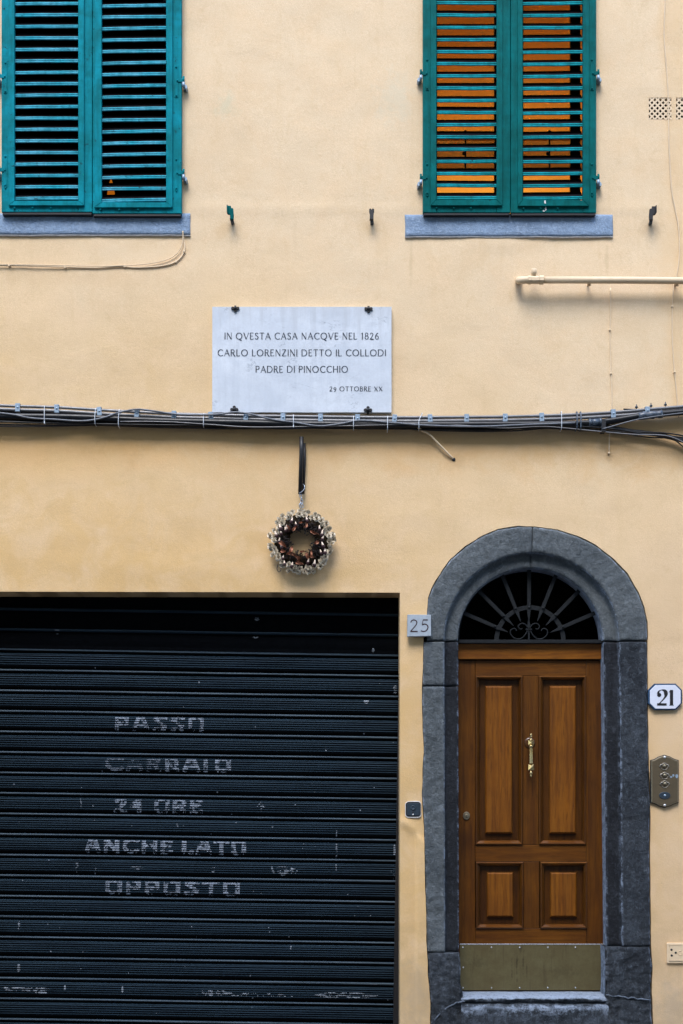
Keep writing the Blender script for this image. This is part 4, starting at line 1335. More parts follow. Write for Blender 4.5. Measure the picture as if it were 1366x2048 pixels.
def text_line(parent, mat, s, xa, xb, ybase, cap, thick, thin, y, serif=True, track=0.16):
    """letters between pixel columns xa..xb on base line ybase, cap height in pixels"""
    adv = [G[c][0]+(track if c != ' ' else 0) for c in s]
    tot = sum(adv)-track
    p0, p1 = at(xa, ybase, y), at(xb, ybase, y)
    H = u(cap)
    sx = (p1.x-p0.x)/tot
    x = p0.x
    for c, a in zip(s, adv):
        b = MB()
        for st, wt in G[c][1]:
            w_ = thin+(thick-thin)*wt
            if len(st) > 5 and wt >= 0.6:      # round strokes swell on the upright parts
                n = len(st); ws = []
                for i in range(n):
                    t = Vector(st[min(i+1, n-1)])-Vector(st[max(i-1, 0)])
                    t.normalize(); ws.append(thin+(w_-thin)*abs(t.y)**1.5)
                ribbon(b, st, ws, (x, p0.z), (sx, H), y)
            else: ribbon(b, st, w_, (x, p0.z), (sx, H), y)
            if serif and len(st) == 2 and abs(st[0][0]-st[1][0]) < 0.5:
                for q in st:
                    if q[1] in (0, 1): ribbon(b, [(q[0]-0.055, q[1]), (q[0]+0.055, q[1])], thin, (x, p0.z), (sx, H), y)
        if b.v: b.build('letter', mat, parent)
        x += a*sx

# worn stencil lettering painted across the slats
def paint_runs(b, inside, xa, xb, ya, yb, wear, step=0.9, thr=0.0, jit=0.0):
    """paint kept only where inside(px,py) holds, laid over the ribs row by row (shutter frame, pixels at px=0 slope)"""
    y = ya
    while y < yb:
        f = (y-1340) % 41.05
        k_ = math.floor((y-1340)/41.05)
        h = 0.95
        valley = False
        if 8.5 <= f < 31:
            g = (f-8.5) % 4.5
            valley = g > 3.0
        if f < 2.3: valley = False
        if 2.3 <= f < 7.5 or f > 36: y += h; continue
        x = xa
        run = None
        while x <= xb+step:
            ok = x <= xb and inside(x, y)
            if ok:
                nz = noise.noise(Vector((x*0.11, y*0.16, 3)))+0.7*noise.noise(Vector((x*0.5, y*1.1, 8)))
                ok = nz+wear-(0.75 if valley else 0.0)-(0.35 if f > 28 else 0) > 0
            if ok and run is None: run = x
            if not ok and run is not None:
                y2 = y+h
                z1, z2 = -(y-1340)/KS, -(y2-1340)/KS
                o1, o2 = prof_y(f)-0.0016, prof_y(min(f+h, 40.9))-0.0016
                if abs(o1-o2) < 0.008:
                    b.add([(xl(run), o2, z2), (xl(x), o2, z2), (xl(x), o1, z1), (xl(run), o1, z1)], [(0,1,2,3)], False)
                run = None
            x += step
        y += h
ST = dict(G)
ST['R'] = (0.66, [([(0.08,0),(0.08,1),(0.54,1),(0.54,0.5),(0.08,0.5)],1), ([(0.26,0.5),(0.58,0)],1)])
ST['P'] = (0.62, [([(0.08,0),(0.08,1),(0.54,1),(0.54,0.45),(0.08,0.45)],1)])
ST['S'] = (0.62, [([(0.56,0.93),(0.10,0.95),(0.10,0.80),(0.54,0.28),(0.50,0.05),(0.06,0.05)],1)])
ST['O'] = (0.72, [([(0.08,0.12),(0.08,0.88),(0.2,1),(0.52,1),(0.64,0.88),(0.64,0.12),(0.52,0),(0.2,0),(0.08,0.12)],1)])
ST['A'] = (0.76, [([(0.06,0),(0.28,1),(0.46,1),(0.70,0)],1), ([(0.18,0.36),(0.58,0.36)],1)])
def stencil(s, xa, xb, ya, yb, wid=9.0, wear=0.35):
    track = 0.2
    adv = [ST[c][0]*0.9+(track if c != ' ' else -0.05) if c != 'I' else 0.30+track for c in s]
    tot = sum(adv)-track
    sx = (xb-xa)/tot; H = yb-ya-wid*0.8
    x = xa
    for c, a in zip(s, adv):
        segs_ = []
        for st, wt in ST[c][1]:
            pts = [(x+p[0]*0.9*sx+wid*0.15, yb-wid*0.4-max(0, min(1, p[1]))*H) for p in st]
            segs_ += list(zip(pts[:-1], pts[1:]))
        def inside(px, py):
            for (ax, ay), (bx, by) in segs_:
                if px < min(ax, bx)-wid or px > max(ax, bx)+wid: continue
                dx, dy = bx-ax, by-ay; L2 = dx*dx+dy*dy
                t = 0 if L2 == 0 else max(0, min(1, ((px-ax)*dx+(py-ay)*dy)/L2))
                if abs(px-ax-t*dx) < wid*0.5 and abs(py-ay-t*dy) < wid*0.34: return True
                if hypot(px-ax-t*dx, py-ay-t*dy) < wid*0.42: return True
            return False
        if segs_:
            b = MB()
            paint_runs(b, inside, x-6, x+a*sx+6, ya, yb+6, wear)
            if b.v: b.build('painted_letter', M['worn_white'], rs, origin=(0, 0, 0)).location = (0, 0, 0)
        x += a*sx
# rows given in shutter coordinates (pixels with the slope taken out)
def sl(y, x): return y-SLOPE*x
stencil('PASSO', 231, 408, sl(1432, 320), sl(1462, 320), 7.5, 0.24)
stencil('CARRAIO', 213, 462, sl(1512.5, 335), sl(1543, 335), 8.5, 0.30)
stencil('24 ORE', 233, 406, sl(1594, 320), sl(1626, 320), 8.5, 0.26)
stencil('ANCHE LATO', 176, 495, sl(1676, 335), sl(1708, 335), 8.5, 0.30)
stencil('OPPOSTO', 217, 484, sl(1759, 350), sl(1790, 350), 8.5, 0.26)
# flecks, drips and scuffs of pale paint
b = MB()
random.seed(21)
def blob(cx_, cy_, rx, ry):
    return lambda x, y: ((x-cx_)/rx)**2+((y-cy_)/ry)**2 < 1
def fleck(cx_, cy_, rx, ry, wear=0.9, step=0.5):
    paint_runs(b, blob(cx_, cy_, rx, ry), cx_-rx, cx_+rx, cy_-ry, cy_+ry, wear, step)
for k in range(120):
    x, y = random.uniform(5, 790), random.uniform(1330, 2050)
    r = random.choice([0.7, 0.8, 1.0, 1.5])
    fleck(x, y, r, r*random.uniform(0.8, 1.6))
for (x, y, rx, ry, wv) in ((678, 1700, 1.6, 42, 0.3), (575, 1741, 26, 9, -0.12), (572, 1748, 5, 3, 0.8), (590, 1738, 3, 3, 0.9), (550, 1735, 2, 3, 0.6),
                           (700, 1990, 62, 6, -0.02), (62, 1977, 48, 5, 0.10), (92, 1985, 12, 3, 0.4), (440, 1986, 26, 7, -0.05), (745, 1300, 2.5, 4, 0.9),
                           (512, 1238, 5, 3, 0.6), (510, 1272, 6, 4, 0.3), (113, 1262, 5, 6, 0.5), (733, 1402, 5, 5, 0.5), (790, 1380, 4, 10, 0.1),
                           (794, 1740, 2.5, 22, 0.3), (794, 1700, 2.2, 12, 0.4), (500, 1990, 100, 5, -0.25), (140, 1975, 2, 5, 0.8), (255, 1978, 2, 6, 0.8),
                           (47, 1935, 3, 9, 0.3), (46, 1850, 2, 14, 0.1), (160, 1730, 2.5, 14, -0.1), (280, 1735, 14, 3, -0.1), (432, 1735, 3, 12, -0.1),
                           (360, 1640, 2.5, 14, -0.2), (525, 1620, 8, 20, -0.25), (166, 1600, 2, 16, -0.2), (590, 1890, 1.6, 8, 0.5), (760, 1970, 12, 4, 0.0)):
    paint_runs(b, blob(x, sl(y, x), rx, ry), x-rx, x+rx, sl(y, x)-ry, sl(y, x)+ry, wv, 0.7)
fk = b.build('paint_flecks', M['fleck'], rs, origin=(0, 0, 0)); fk.location = (0, 0, 0); fk['kind'] = 'stuff'

# ------------------------------------------------------------------ marble plaque
p, q = at(424.5, 824.6, -0.03), at(783, 613.6, -0.03)
pq = tag(empty('marble_plaque', ((p.x+q.x)/2, 0, p.z)), 'weathered pale marble plaque with four engraved lines, fixed above the cables', 'plaque')
rough_slab('slab', p.x, q.x, p.z, q.z, -0.030, 0.004, M['marble'], pq, 0.0008, 0.03, 0.0010, 0.0)
yt = -0.0318
TH, TN = 0.0058, 0.0026
text_line(pq, M['ink'], 'IN QVESTA CASA NACQVE NEL 1826', 449, 758, 678.3, 12.6, TH, TN, yt)
text_line(pq, M['ink'], 'CARLO LORENZINI DETTO IL COLLODI', 435, 772, 711.6, 12.4, TH, TN, yt)
text_line(pq, M['ink'], 'PADRE DI PINOCCHIO', 511, 696, 744.6, 12.4, TH, TN, yt)
text_line(pq, M['ink'], '29 OTTOBRE XX', 659, 765, 782, 8.8, TH*0.75, TN*0.85, yt)
for (x, y, up) in ((470.5, 616.5, 1), (737, 617.5, 1), (468.5, 819, -1), (736, 820, -1)):
    b = MB()
    c = at(x, y, -0.036)
    for (dx, dz) in ((-5.2, 0), (5.2, 0), (0, -4.6 if up > 0 else 4.6)):
        cc = (c.x+u(dx), c.z+u(dz)*1.0)
        pl = [(cc[0]+u(3.2)*cos(2*pi*i/10), cc[1]+u(3.2)*sin(2*pi*i/10)) for i in range(10)]
        b.prism(pl, -0.040, -0.031, 0.002)
    b.lathe([(u(3.6), 0.006), (u(3.4), -0.006), (u(1.5), -0.011)], (c.x, -0.038, c.z), 'Y', 12)
    b.box(c.x-u(2), c.x+u(2), -0.036, 0.0, c.z+(0 if up > 0 else -u(6)), c.z+(u(5.5) if up > 0 else 0))
    b.build('fixing_clip', M['iron'] if False else M['black'], pq)

# ------------------------------------------------------------------ number plates
def wpx(v, y): # polygon of pixels -> wall plane coordinates at depth y
    return [(at(a, c, y).x, at(a, c, y).z) for a, c in v]
n25 = tag(empty('house_number_plate', at(838, 1274)), 'square grey marble number plate carved with 25, between roller shutter and arch', 'number plate')
b = MB(); b.prism(wpx([(815,1229),(862,1229.5),(862.5,1272),(814.5,1273)], -0.045), -0.045, -0.012, 0.0025); b.build('plate', M['number_marble'], n25)
b = MB()
yt = -0.0457
for ch, xa in (('2', 819), ('5', 840)):
    wd, H = 17/0.56, 24
    o = at(xa, 1263, yt)
    for st, wt in G[ch][1]:
        ribbon(b, catmull([(s_[0], s_[1], 0) for s_ in st], 4) if len(st) > 2 else st, 0.004+0.004*wt, (o.x, o.z), (u(31), u(23)), yt)
b.build('carved_number', M['ink_red'], n25)
n21 = tag(empty('house_number_plate', at(1330, 1420)), 'white enamel octagonal number plate reading 21 with blue rim, right of the door', 'number plate')
def octo(x0_, y0_, x1_, y1_, c): return [(x0_+c, y0_), (x1_-c, y0_), (x1_, y0_+c), (x1_, y1_-c), (x1_-c, y1_), (x0_+c, y1_), (x0_, y1_-c), (x0_, y0_+c)]
b = MB(); b.prism(wpx(octo(1296.5, 1367, 1364.5, 1420, 13), -0.022), -0.020, 0.004, 0.002); b.build('rim', M['blue_rim'], n21)
b = MB(); b.prism(wpx(octo(1300, 1370, 1361.5, 1417.5, 11), -0.024), -0.024, -0.0195, 0.0015); b.build('face', M['enamel'], n21)
b = MB(); yt = -0.0248
o = at(1315, 1411, yt)
ribbon(b, catmull([(0.02,0.74,0),(0.10,0.93,0),(0.27,1.0,0),(0.46,0.92,0),(0.51,0.72,0),(0.42,0.48,0),(0.02,0.02,0)], 4),
       [0.010,0.012,0.013,0.010,0.008,0.006,0.005,0.004,0.006,0.009,0.013,0.017,0.020,0.022,0.023,0.023,0.022,0.019,0.016,0.012,0.009,0.007,0.006,0.006,0.006], (o.x, o.z), (u(33), u(31)), yt)
ribbon(b, [(-0.02, 0.07), (0.55, 0.07)], 0.0145, (o.x, o.z), (u(33), u(31)), yt-0.0002)
pl = [(o.x+u(6)*0+u(5.0)*cos(2*pi*i/12)+u(3.2)-u(0), o.z+u(22.5)+u(3.2)*sin(2*pi*i/12)) for i in range(12)]
b.prism([(o.x+u(1.2)+u(4.2)*cos(2*pi*i/12)+u(2.2), o.z+u(21)+u(4.0)*sin(2*pi*i/12)) for i in range(12)], yt-0.0004, yt+0.0004)
ribbon(b, [(0, 0), (0, 1)], u(6.4), (o.x+u(28), o.z), (1, u(31)), yt)
ribbon(b, [(-0.0135, 0), (0.0135, 0)], 0.004, (o.x+u(28), o.z+0.002), (1, 1), yt-0.0002)
ribbon(b, [(-0.016, u(26.5)), (0.0, u(30.5))], 0.0035, (o.x+u(28), o.z), (1, 1), yt-0.0002)
b.build('number', M['black'], n21)

# ------------------------------------------------------------------ door bell panel
bell = tag(empty('doorbell_panel', at(1330, 1616)), 'brass doorbell panel with three shell shaped buttons and an oval below, right of the door', 'doorbell')
def bell_outline(g, y):
    L_, R_, T, B_ = 1301.5+g, 1358-g, 1520+g, 1606-g
    pts = [(L_, T), (L_, B_)]
    low = [(1309, 1608), (1318, 1612.5), (1329.5, 1616), (1341, 1612.5), (1350, 1608)]
    pts += [(x, yy-g*1.2) for x, yy in low]+[(R_, B_), (R_, T)]
    pts += [(x, yy+g*1.2) for x, yy in ((1350, 1518), (1341, 1513), (1329.5, 1509.5), (1318, 1513), (1309, 1518))]
    return wpx(pts, y)
b = MB(); b.prism(bell_outline(0, -0.02), -0.016, 0.004, 0.002); b.build('back_plate', M['black'], bell)
b = MB(); b.prism(bell_outline(1.3, -0.02), -0.021, -0.0155, 0.0028); b.build('edge', M['brass_dull'], bell)
b = MB(); b.prism(bell_outline(3.2, -0.02), -0.0225, -0.019, 0.001); b.build('face', M['bell_face'], bell)
for i, y in enumerate((1532, 1550.5, 1567.5)):
    c = at(1328.5+i*0.5, y, -0.023)
    b = MB()
    b.lathe([(u(3.9), 0.0), (u(3.7), -0.006), (u(2.6), -0.011), (u(0.8), -0.013)], (c.x, -0.023, c.z), 'Y', 14)
    b.build('button', M['brass_dull'], bell)
    b = MB()
    for s in (-1, 1):
        b.tube([(c.x+s*u(3.5), -0.024, c.z+u(1.5)), (c.x+s*u(6.5), -0.027, c.z+u(3)), (c.x+s*u(9.2), -0.024, c.z-u(0.5)), (c.x+s*u(6.5), -0.024, c.z-u(3.5))], 0.0032, 6)
    b.tube([(c.x+u(7*cos(a)), -0.0235, c.z-u(1.5)+u(6*sin(a))) for a in [pi+pi*k/10 for k in range(11)]], 0.0020, 6)
    b.tube([(c.x+u(5*cos(a)), -0.0245, c.z+u(1.0)+u(4.6*sin(a))) for a in [pi*k/10 for k in range(11)]], 0.0026, 6)
    b.build('button_surround', M['bell_trim'], bell)
c = at(1329.5, 1591, -0.0235)
b = MB(); b.prism([(c.x+u(11.5)*cos(2*pi*i/24), c.z+u(7.2)*sin(2*pi*i/24)) for i in range(24)], -0.0255, -0.0222, 0.0015); b.build('oval_plate', M['slate_box'], bell)
b = MB(); b.lathe([(u(2.6), 0), (u(2), -0.003), (u(0.5), -0.004)], (c.x, -0.0255, c.z), 'Y', 10); b.build('oval_stud', M['zinc'], bell)
for y in (1514.5, 1610.5):
    c = at(1329.5, y, -0.0225); b = MB(); b.lathe([(u(2.8), 0), (u(2.4), -0.003), (u(0.8), -0.0045)], (c.x, -0.0222, c.z), 'Y', 10); b.build('screw', M['bright_edge'], bell)
b = MB()
for (x, y, rx, ry) in ((1342, 1554, 2.5, 2), (1346.5, 1551, 2.2, 2.6), (1353.5, 1552.5, 3, 4)):
    c = at(x, y, -0.0225)
    b.prism([(c.x+u(rx)*cos(2*pi*i/8)*(1+0.25*sin(i*2.4)), c.z+u(ry)*sin(2*pi*i/8)) for i in range(8)], -0.0236, -0.0222)
b.build('sticker_scrap', M['zinc'], bell)

# key switch of the roller shutter
ks = tag(empty('key_switch', at(826, 1633)), 'small slate blue key switch box set in white filler beside the roller shutter', 'switch')
def rrect(x0_, y0_, x1_, y1_, r, n=4):
    out = []
    for cx_, cy_, a0 in ((x1_-r, y0_+r, -90), (x1_-r, y1_-r, 0), (x0_+r, y1_-r, 90), (x0_+r, y0_+r, 180)):
        for k in range(n+1):
            a = radians(a0+90*k/n); out.append((cx_+r*cos(a), cy_+r*sin(a)))
    return out
fl = jitter(wpx(rrect(809.5, 1602, 843, 1636.5, 7), -0.004), 0.004, 0.008)
b = MB(); b.prism(fl, -0.007, 0.006, 0.002); b.build('filler', M['filler'], ks)
b = MB(); b.prism(wpx(rrect(811.5, 1603.5, 841.5, 1633.5, 6), -0.008), -0.0085, 0.004, 0.001); b.build('box', M['black'], ks)
b = MB(); b.prism(wpx(rrect(813.5, 1606, 840, 1631.5, 4.5), -0.010), -0.0125, -0.008, 0.0015); b.build('cover', M['slate_box'], ks)
c = at(826, 1615.5, -0.0125)
b = MB(); b.lathe([(u(4.8), 0), (u(4.6), -0.003), (u(3.6), -0.006), (u(3.2), -0.004), (u(1.0), -0.004)], (c.x, -0.0125, c.z), 'Y', 18); b.build('lock', M['slate_box'], ks)
b = MB(); c = at(826, 1624.5, -0.0125); b.lathe([(u(1.3), 0), (u(1.2), -0.001)], (c.x, -0.0125, c.z), 'Y', 8); b.build('keyhole', M['black'], ks)
b = MB(); c = at(826, 1629.3, -0.0125); b.lathe([(u(1.6), 0), (u(1.2), -0.002)], (c.x, -0.0125, c.z), 'Y', 8); b.build('screw', M['bright_edge'], ks)

# painted utility cover low on the right
uc = tag(empty('utility_cover', at(1380, 1927)), 'cream painted utility cover with three round holes, low on the wall at right', 'cover')
b = MB(); b.prism(wpx(rrect(1334, 1886, 1430, 1926.5, 2), -0.01), -0.012, 0.004, 0.002); b.build('plate', M['cream_paint'], uc)
b = MB(); b.prism(wpx(rrect(1339, 1889.5, 1425, 1923, 1), -0.012), -0.0148, -0.011, 0.0012); b.build('lid', M['cream_paint'], uc)
hp = None
for (x, y) in ((1343, 1899.5), (1351.5, 1905.5), (1343.5, 1911)):
    c = at(x, y, -0.0146); b = MB(); b.lathe([(u(2.4), 0.0), (u(2.3), -0.0007)], (c.x, -0.0146, c.z), 'Y', 12); b.build('hole', M['black'], uc)
b = MB(); c = at(1360.5, 1906, -0.0155)
b.tube([(c.x+u(4.6*cos(a)), -0.0152, c.z+u(4.6*sin(a))) for a in [2*pi*k/14 for k in range(15)]], 0.0018, 6)
b.tube([(c.x+u(2), -0.0155, c.z), (c.x+u(9), -0.0155, c.z)], 0.0020, 6)
b.build('emblem', M['cream_paint'], uc)
b = MB(); p_, q_ = at(1338, 1921.5, -0.0152), at(1424, 1919.8, -0.0152); b.box(p_.x, q_.x, -0.0162, -0.0146, p_.z, q_.z); 
p_, q_ = at(1338, 1890.8, -0.0152), at(1424, 1889, -0.0152); b.box(p_.x, q_.x, -0.0162, -0.0146, p_.z, q_.z); b.build('rib', M['cream_paint'], uc)

# vent grilles
vg = (('left', 1298, 1343), ('right', 1352.5, 1397))
for nm, xa, xb in vg:
    lab = 'whole cream vent grille of diamond openings, crossed by a thin cable' if nm == 'left' else 'second cream vent grille, cut off by the right picture edge'
    e = tag(empty('vent_grille', at((xa+xb)/2, 238, 0.0)), lab, 'vent')
    b = MB()
    ya, yb = 195, 238
    pitch = 11.1; wb = 3.2
    def clipseg(x_, s):
        # line y = yb - s*(x - x_) for s = +-1, clipped to the rectangle
        pts = []
        for t in np.linspace(-80, 80, 641):
            X = x_+t; Y = (ya+yb)/2+s*t
            if xa-1 <= X <= xb+1 and ya-1 <= Y <= yb+1: pts.append((X, Y))
        return pts
    for s in (1, -1):
        k = -8
        while k < 14:
            pts = clipseg(xa+0.5+k*pitch/1.0, s)
            if len(pts) > 4:
                flat = [pts[0], pts[-1]]
                P = [Vector(q_) for q_ in flat]; t = (P[1]-P[0]).normalized(); n_ = Vector((-t.y, t.x))*wb/2
                poly = wpx([tuple(P[0]+n_), tuple(P[1]+n_), tuple(P[1]-n_), tuple(P[0]-n_)], 0.004)
                b.prism(poly, 0.003+(0.0007 if s > 0 else 0), 0.009)
            k += 1
    b.build('lattice', M['cream_paint'], e)
    b = MB(); pa_, pb_ = at(xa-1, yb+1, 0.05), at(xb+1, ya-1, 0.05); b.box(pa_.x, pb_.x, 0.05, 0.06, pa_.z, pb_.z); b.build('duct', M['shadow_room'], e)

# ------------------------------------------------------------------ shutter holdbacks
def holdback(px, py, label, style):
    e = tag(empty('shutter_holdback', at(px, py, 0.0)), label, 'shutter catch', 'iron shutter holdbacks on the wall')
    c = at(px, py, -0.04)
    b = MB()
    lean = {0: -0.022, 1: 0.0, 2: 0.026}[style]
    b.tube([(c.x+0.004, 0.02, c.z-0.055), (c.x+0.004, -0.015, c.z-0.055), (c.x, -0.045, c.z-0.045)], 0.011, 8)
    b.build('wall_pin', M['slate_box'], e)
    b = MB()
    if style == 1:
        b.prism([(c.x-0.012, c.z-0.055), (c.x+0.012, c.z-0.055), (c.x+0.013, c.z-0.012), (c.x+0.016, c.z-0.006), (c.x+0.016, c.z+0.010), (c.x+0.006, c.z+0.014), (c.x, c.z+0.006), (c.x-0.006, c.z+0.014), (c.x-0.014, c.z+0.010), (c.x-0.014, c.z-0.006), (c.x-0.010, c.z-0.02)], -0.062, -0.044, 0.003)
    else:
        s = 1 if style == 0 else -1
        X = lambda v: c.x+s*v
        b.prism([(X(-0.026), c.z+0.026), (X(-0.002), c.z+0.026), (X(0.000), c.z+0.012), (X(0.012), c.z+0.010), (X(0.016), c.z-0.030), (X(0.014), c.z-0.058), (X(-0.006), c.z-0.056), (X(-0.008), c.z-0.026), (X(-0.022), c.z-0.024)], -0.064, -0.048, 0.003)
        b.box(min(X(-0.026), X(-0.020)), max(X(-0.026), X(-0.020)), -0.080, -0.048, c.z-0.020, c.z+0.024, 0.001)
    b.build('catch', M['green'] if style == 0 else M['black'], e)
holdback(463, 423, 'teal painted iron shutter holdback just right of the left window sill', 0)
holdback(743, 424, 'upright black iron shutter holdback just left of the right window sill', 1)
holdback(1302, 424, 'dark tilted iron shutter holdback right of the right window sill', 2)

# ------------------------------------------------------------------ gas pipe
gp = tag(empty('gas_pipe', at(1200, 560, -0.06)), 'horizontal cream painted gas pipe with an elbow end, below the right window', 'pipe')
yp = -0.075
b = MB()
p0 = at(1088, 560, yp); p1 = at(1640, 561, yp)
b.tube([p0, at(1250, 560.5, yp), at(1366, 561.5, yp), p1], u(6.6), 16)
b.build('pipe', M['cream_paint'], gp)
b = MB()
b.tube(catmull([at(1058, 560, yp), at(1048, 560.2, yp), at(1040, 560.5, yp+0.012), at(1037.5, 560.8, yp+0.035), at(1037.5, 561, 0.01)], 6), u(7.0), 16)
b.build('elbow', M['cream_paint'], gp)
b = MB()
x = at(1071, 560, yp); 
def hexnut(b, xa, xb, r, y=yp, py=560):
    c = at(xa, py, y); d_ = at(xb, py, y)
    vs = []
    for X in (c.x, d_.x):
        for k in range(8): vs.append((X, y+u(r)*cos(2*pi*k/8+pi/8), c.z+u(r)*sin(2*pi*k/8+pi/8)))
    b.add(vs, [(k, (k+1) % 8, 8+(k+1) % 8, 8+k) for k in range(8)]+[tuple(range(8))[::-1], tuple(range(8, 16))], False)
hexnut(b, 1056, 1062, 8.4); hexnut(b, 1062.5, 1078, 7.6); hexnut(b, 1078.5, 1087, 8.6)
b.build('union_nut', M['cream_paint'], gp)
b = MB(); c = at(1068, 553, yp)
b.lathe([(u(4.2), 0), (u(4.4), u(4)), (u(5.4), u(4.5)), (u(5.6), u(10)), (u(5.2), u(14)), (u(4.6), u(15))], (c.x, yp, c.z), 'Z', 14)
b.build('cap', M['cream_paint'], gp)
for xx in (1180, 1356):
    b = MB(); c = at(xx, 561, yp)
    b.tube([(c.x, 0.01, c.z), (c.x, yp+0.02, c.z)], 0.006, 8)
    b.box(c.x-0.008, c.x+0.008, yp+0.018, yp+0.023, c.z-0.026, c.z+0.026)
    b.build('bracket', M['cream_paint'], gp)

# ------------------------------------------------------------------ cables
def cable(name, pts, y, rpx, mat, label, cat='cable', group=None, n=6, seg=8, clip=None):
    path = []
    for i, p in enumerate(pts):
        yy = p[2] if len(p) > 2 else y
        path.append(at(p[0], p[1], yy))
    e = empty(name, path[len(path)//2])
    tag(e, label, cat, group)
    b = MB(); b.tube(catmull(path, n), u(rpx), seg); b.build('sheath', M[mat], e)
    return e
CG = 'cables and conduits bundled across the facade'
A = [(-200,799),(-60,807),(0,811),(37,812.5),(120,815),(200,820),(275,824),(348,827.5),(422,829.5),(492,831.5),(600,833),(715,834.5),(800,835),(880,834.5),(1000,833.5),(1083,831.5),(1150,829),(1250,823),(1294,819),(1366,813),(1500,800)]
ca = cable('conduit', A, -0.055, 3.0, 'pvc_grey', 'uppermost thin grey conduit of the bundle, held by metal clips', 'conduit', CG)
Bp = [(x, y+7.3) for x, y in A]
cb = cable('conduit', Bp, -0.053, 3.3, 'pvc_grey', 'second thin grey conduit, directly under the uppermost one', 'conduit', CG)
Cc = [(-200,826),(0,832),(150,834.5),(300,841),(460,845),(600,848),(800,849.5),(1000,849),(1130,847.5),(1195,845),(1240,839),(1290,831),(1366,824),(1500,812)]
cc = cable('power_cable', Cc, -0.062, 6.4, 'cable_black', 'thickest black power cable running through the middle of the bundle', 'cable', CG, seg=12)
# joint sleeve and tape on the thick cable
def on_path(pts, x):
    for a, c in zip(pts[:-1], pts[1:]):
        if a[0] <= x <= c[0]:
            t = (x-a[0])/(c[0]-a[0]); return a[1]+(c[1]-a[1])*t
b = MB()
for (xa, xb, r) in ((1177, 1182, 8.2), (1182, 1198, 7.6), (1198, 1203, 8.4)):
    b.tube([at(xa, on_path(Cc, xa), -0.062), at(xb, on_path(Cc, xb), -0.062)], u(r), 12)
b.build('joint_sleeve', M['tape'], cc)
b = MB()
xs = [1276+k*6 for k in range(9)]
b.tube([at(x_, on_path(Cc, x_)+0.4*((i % 2)*2-1), -0.062) for i, x_ in enumerate(xs)], u(7.4), 12, rr=[u(7.0+0.7*((i*7) % 3)) for i in range(9)])
b.build('tape_wrap', M['tape'], cc)
thin = [
 ([(-200,832),(0,840),(150,843),(300,848),(460,851),(600,853),(800,855),(1000,855),(1120,853),(1180,852),(1215,854),(1260,862),(1320,870),(1400,890)], -0.034, 4.6, 'cable_black', 'dull black cable directly beneath the thick one'),
 ([(-200,818),(0,824),(150,827),(300,833),(460,838),(600,840),(800,841.5),(1000,841),(1150,836),(1240,830),(1366,818),(1500,806)], -0.030, 4.0, 'cable_black', 'black cable tucked between the conduits and the wall'),
 ([(-200,845),(0,849),(60,850),(150,850),(230,851),(300,854),(400,856),(480,853),(560,849),(640,853),(740,855),(860,858),(980,860),(1060,856),(1110,852),(1160,858),(1215,862),(1280,866),(1340,874),(1375,890),(1420,925)], -0.045, 1.6, 'cable_thin', 'thin black cable at the bottom of the bundle, dropping away at the right end'),
 ([(-200,838),(0,843),(90,846),(200,848),(330,850),(430,851),(520,856),(600,857),(690,852),(780,853),(900,853),(1000,855),(1100,851),(1160,853),(1230,858),(1300,870),(1345,873),(1400,880)], -0.070, 1.7, 'cable_black', 'thin glossy black cable in front of the lower bundle'),
 ([(-200,848),(0,852.5),(120,852),(240,850),(360,855),(450,857.5),(560,856),(660,857),(780,857),(900,862),(1020,862),(1120,855),(1200,860),(1290,874),(1340,877),(1366,893),(1400,925)], -0.060, 1.3, 'cable_thin', 'lowest thin brown cable sagging along the bundle'),
 ([(-200,812),(0,826),(60,836),(110,839),(165,842),(205,836),(235,826),(270,819),(300,821),(360,829),(430,829),(468,824.5),(500,828),(545,839),(590,845),(637,852),(679,848),(721,841),(790,846),(860,851),(960,853),(1060,849),(1150,846)], -0.082, 1.9, 'cable_grey', 'pale grey cable weaving over and under the bundle'),
 ([(-200,822),(0,838),(80,843),(180,846),(300,846),(420,850),(520,847),(600,851),(700,855),(800,850),(900,856),(1000,851),(1090,856),(1180,861),(1260,864),(1330,866),(1380,874)], -0.048, 1.5, 'cable_thin', 'dark middle cable half hidden behind the thick one'),
 ([(240,843),(330,843.5),(420,849),(500,854),(620,853),(760,850),(880,848),(1000,856),(1080,853),(1130,856),(1190,862),(1270,869),(1330,871),(1366,884),(1400,905)], -0.078, 1.1, 'pvc_grey', 'thin beige cable lying in front of the dark ones'),
 ([(1205,858),(1230,851),(1270,840),(1310,833),(1340,829),(1400,822)], -0.090, 1.2, 'cable_grey', 'thin grey wire climbing over the thick black cable at right'),
]
for pts, y, r, m_, lab in thin:
    cable('thin_cable', pts, y, r, m_, lab, 'cable', CG, seg=6)
# clips on the upper conduits
c0 = None
cx_list = [36, 114, 199, 274, 348, 422, 492, 566, 641, 715, 789, 860, 933, 1010, 1083, 1226, 1294]
for x in cx_list:
    y = on_path(A, x)+3.4
    loc = at(x, y, -0.058)
    if c0 is None:
        b = MB()
        H = u(8.2)
        b.box(-0.014, 0.014, -0.014, -0.0115, -H, H, 0.001)
        b.box(-0.014, 0.014, -0.0115, 0.050, H-0.002, H, 0)
        b.box(-0.014, 0.014, -0.0115, 0.020, -H, -H+0.002, 0)
        b.lathe([(0.0065, 0.0), (0.006, -0.003), (0.003, -0.005)], (0.001, -0.0138, 0.001), 'Y', 8)
        c0 = b.build('clip', M['zinc'], ca, origin=(0,0,0)); c0.location = loc-WLOC[ca]
    else: dup(c0, loc, ca, (0, random.uniform(-0.12, 0.12), 0))
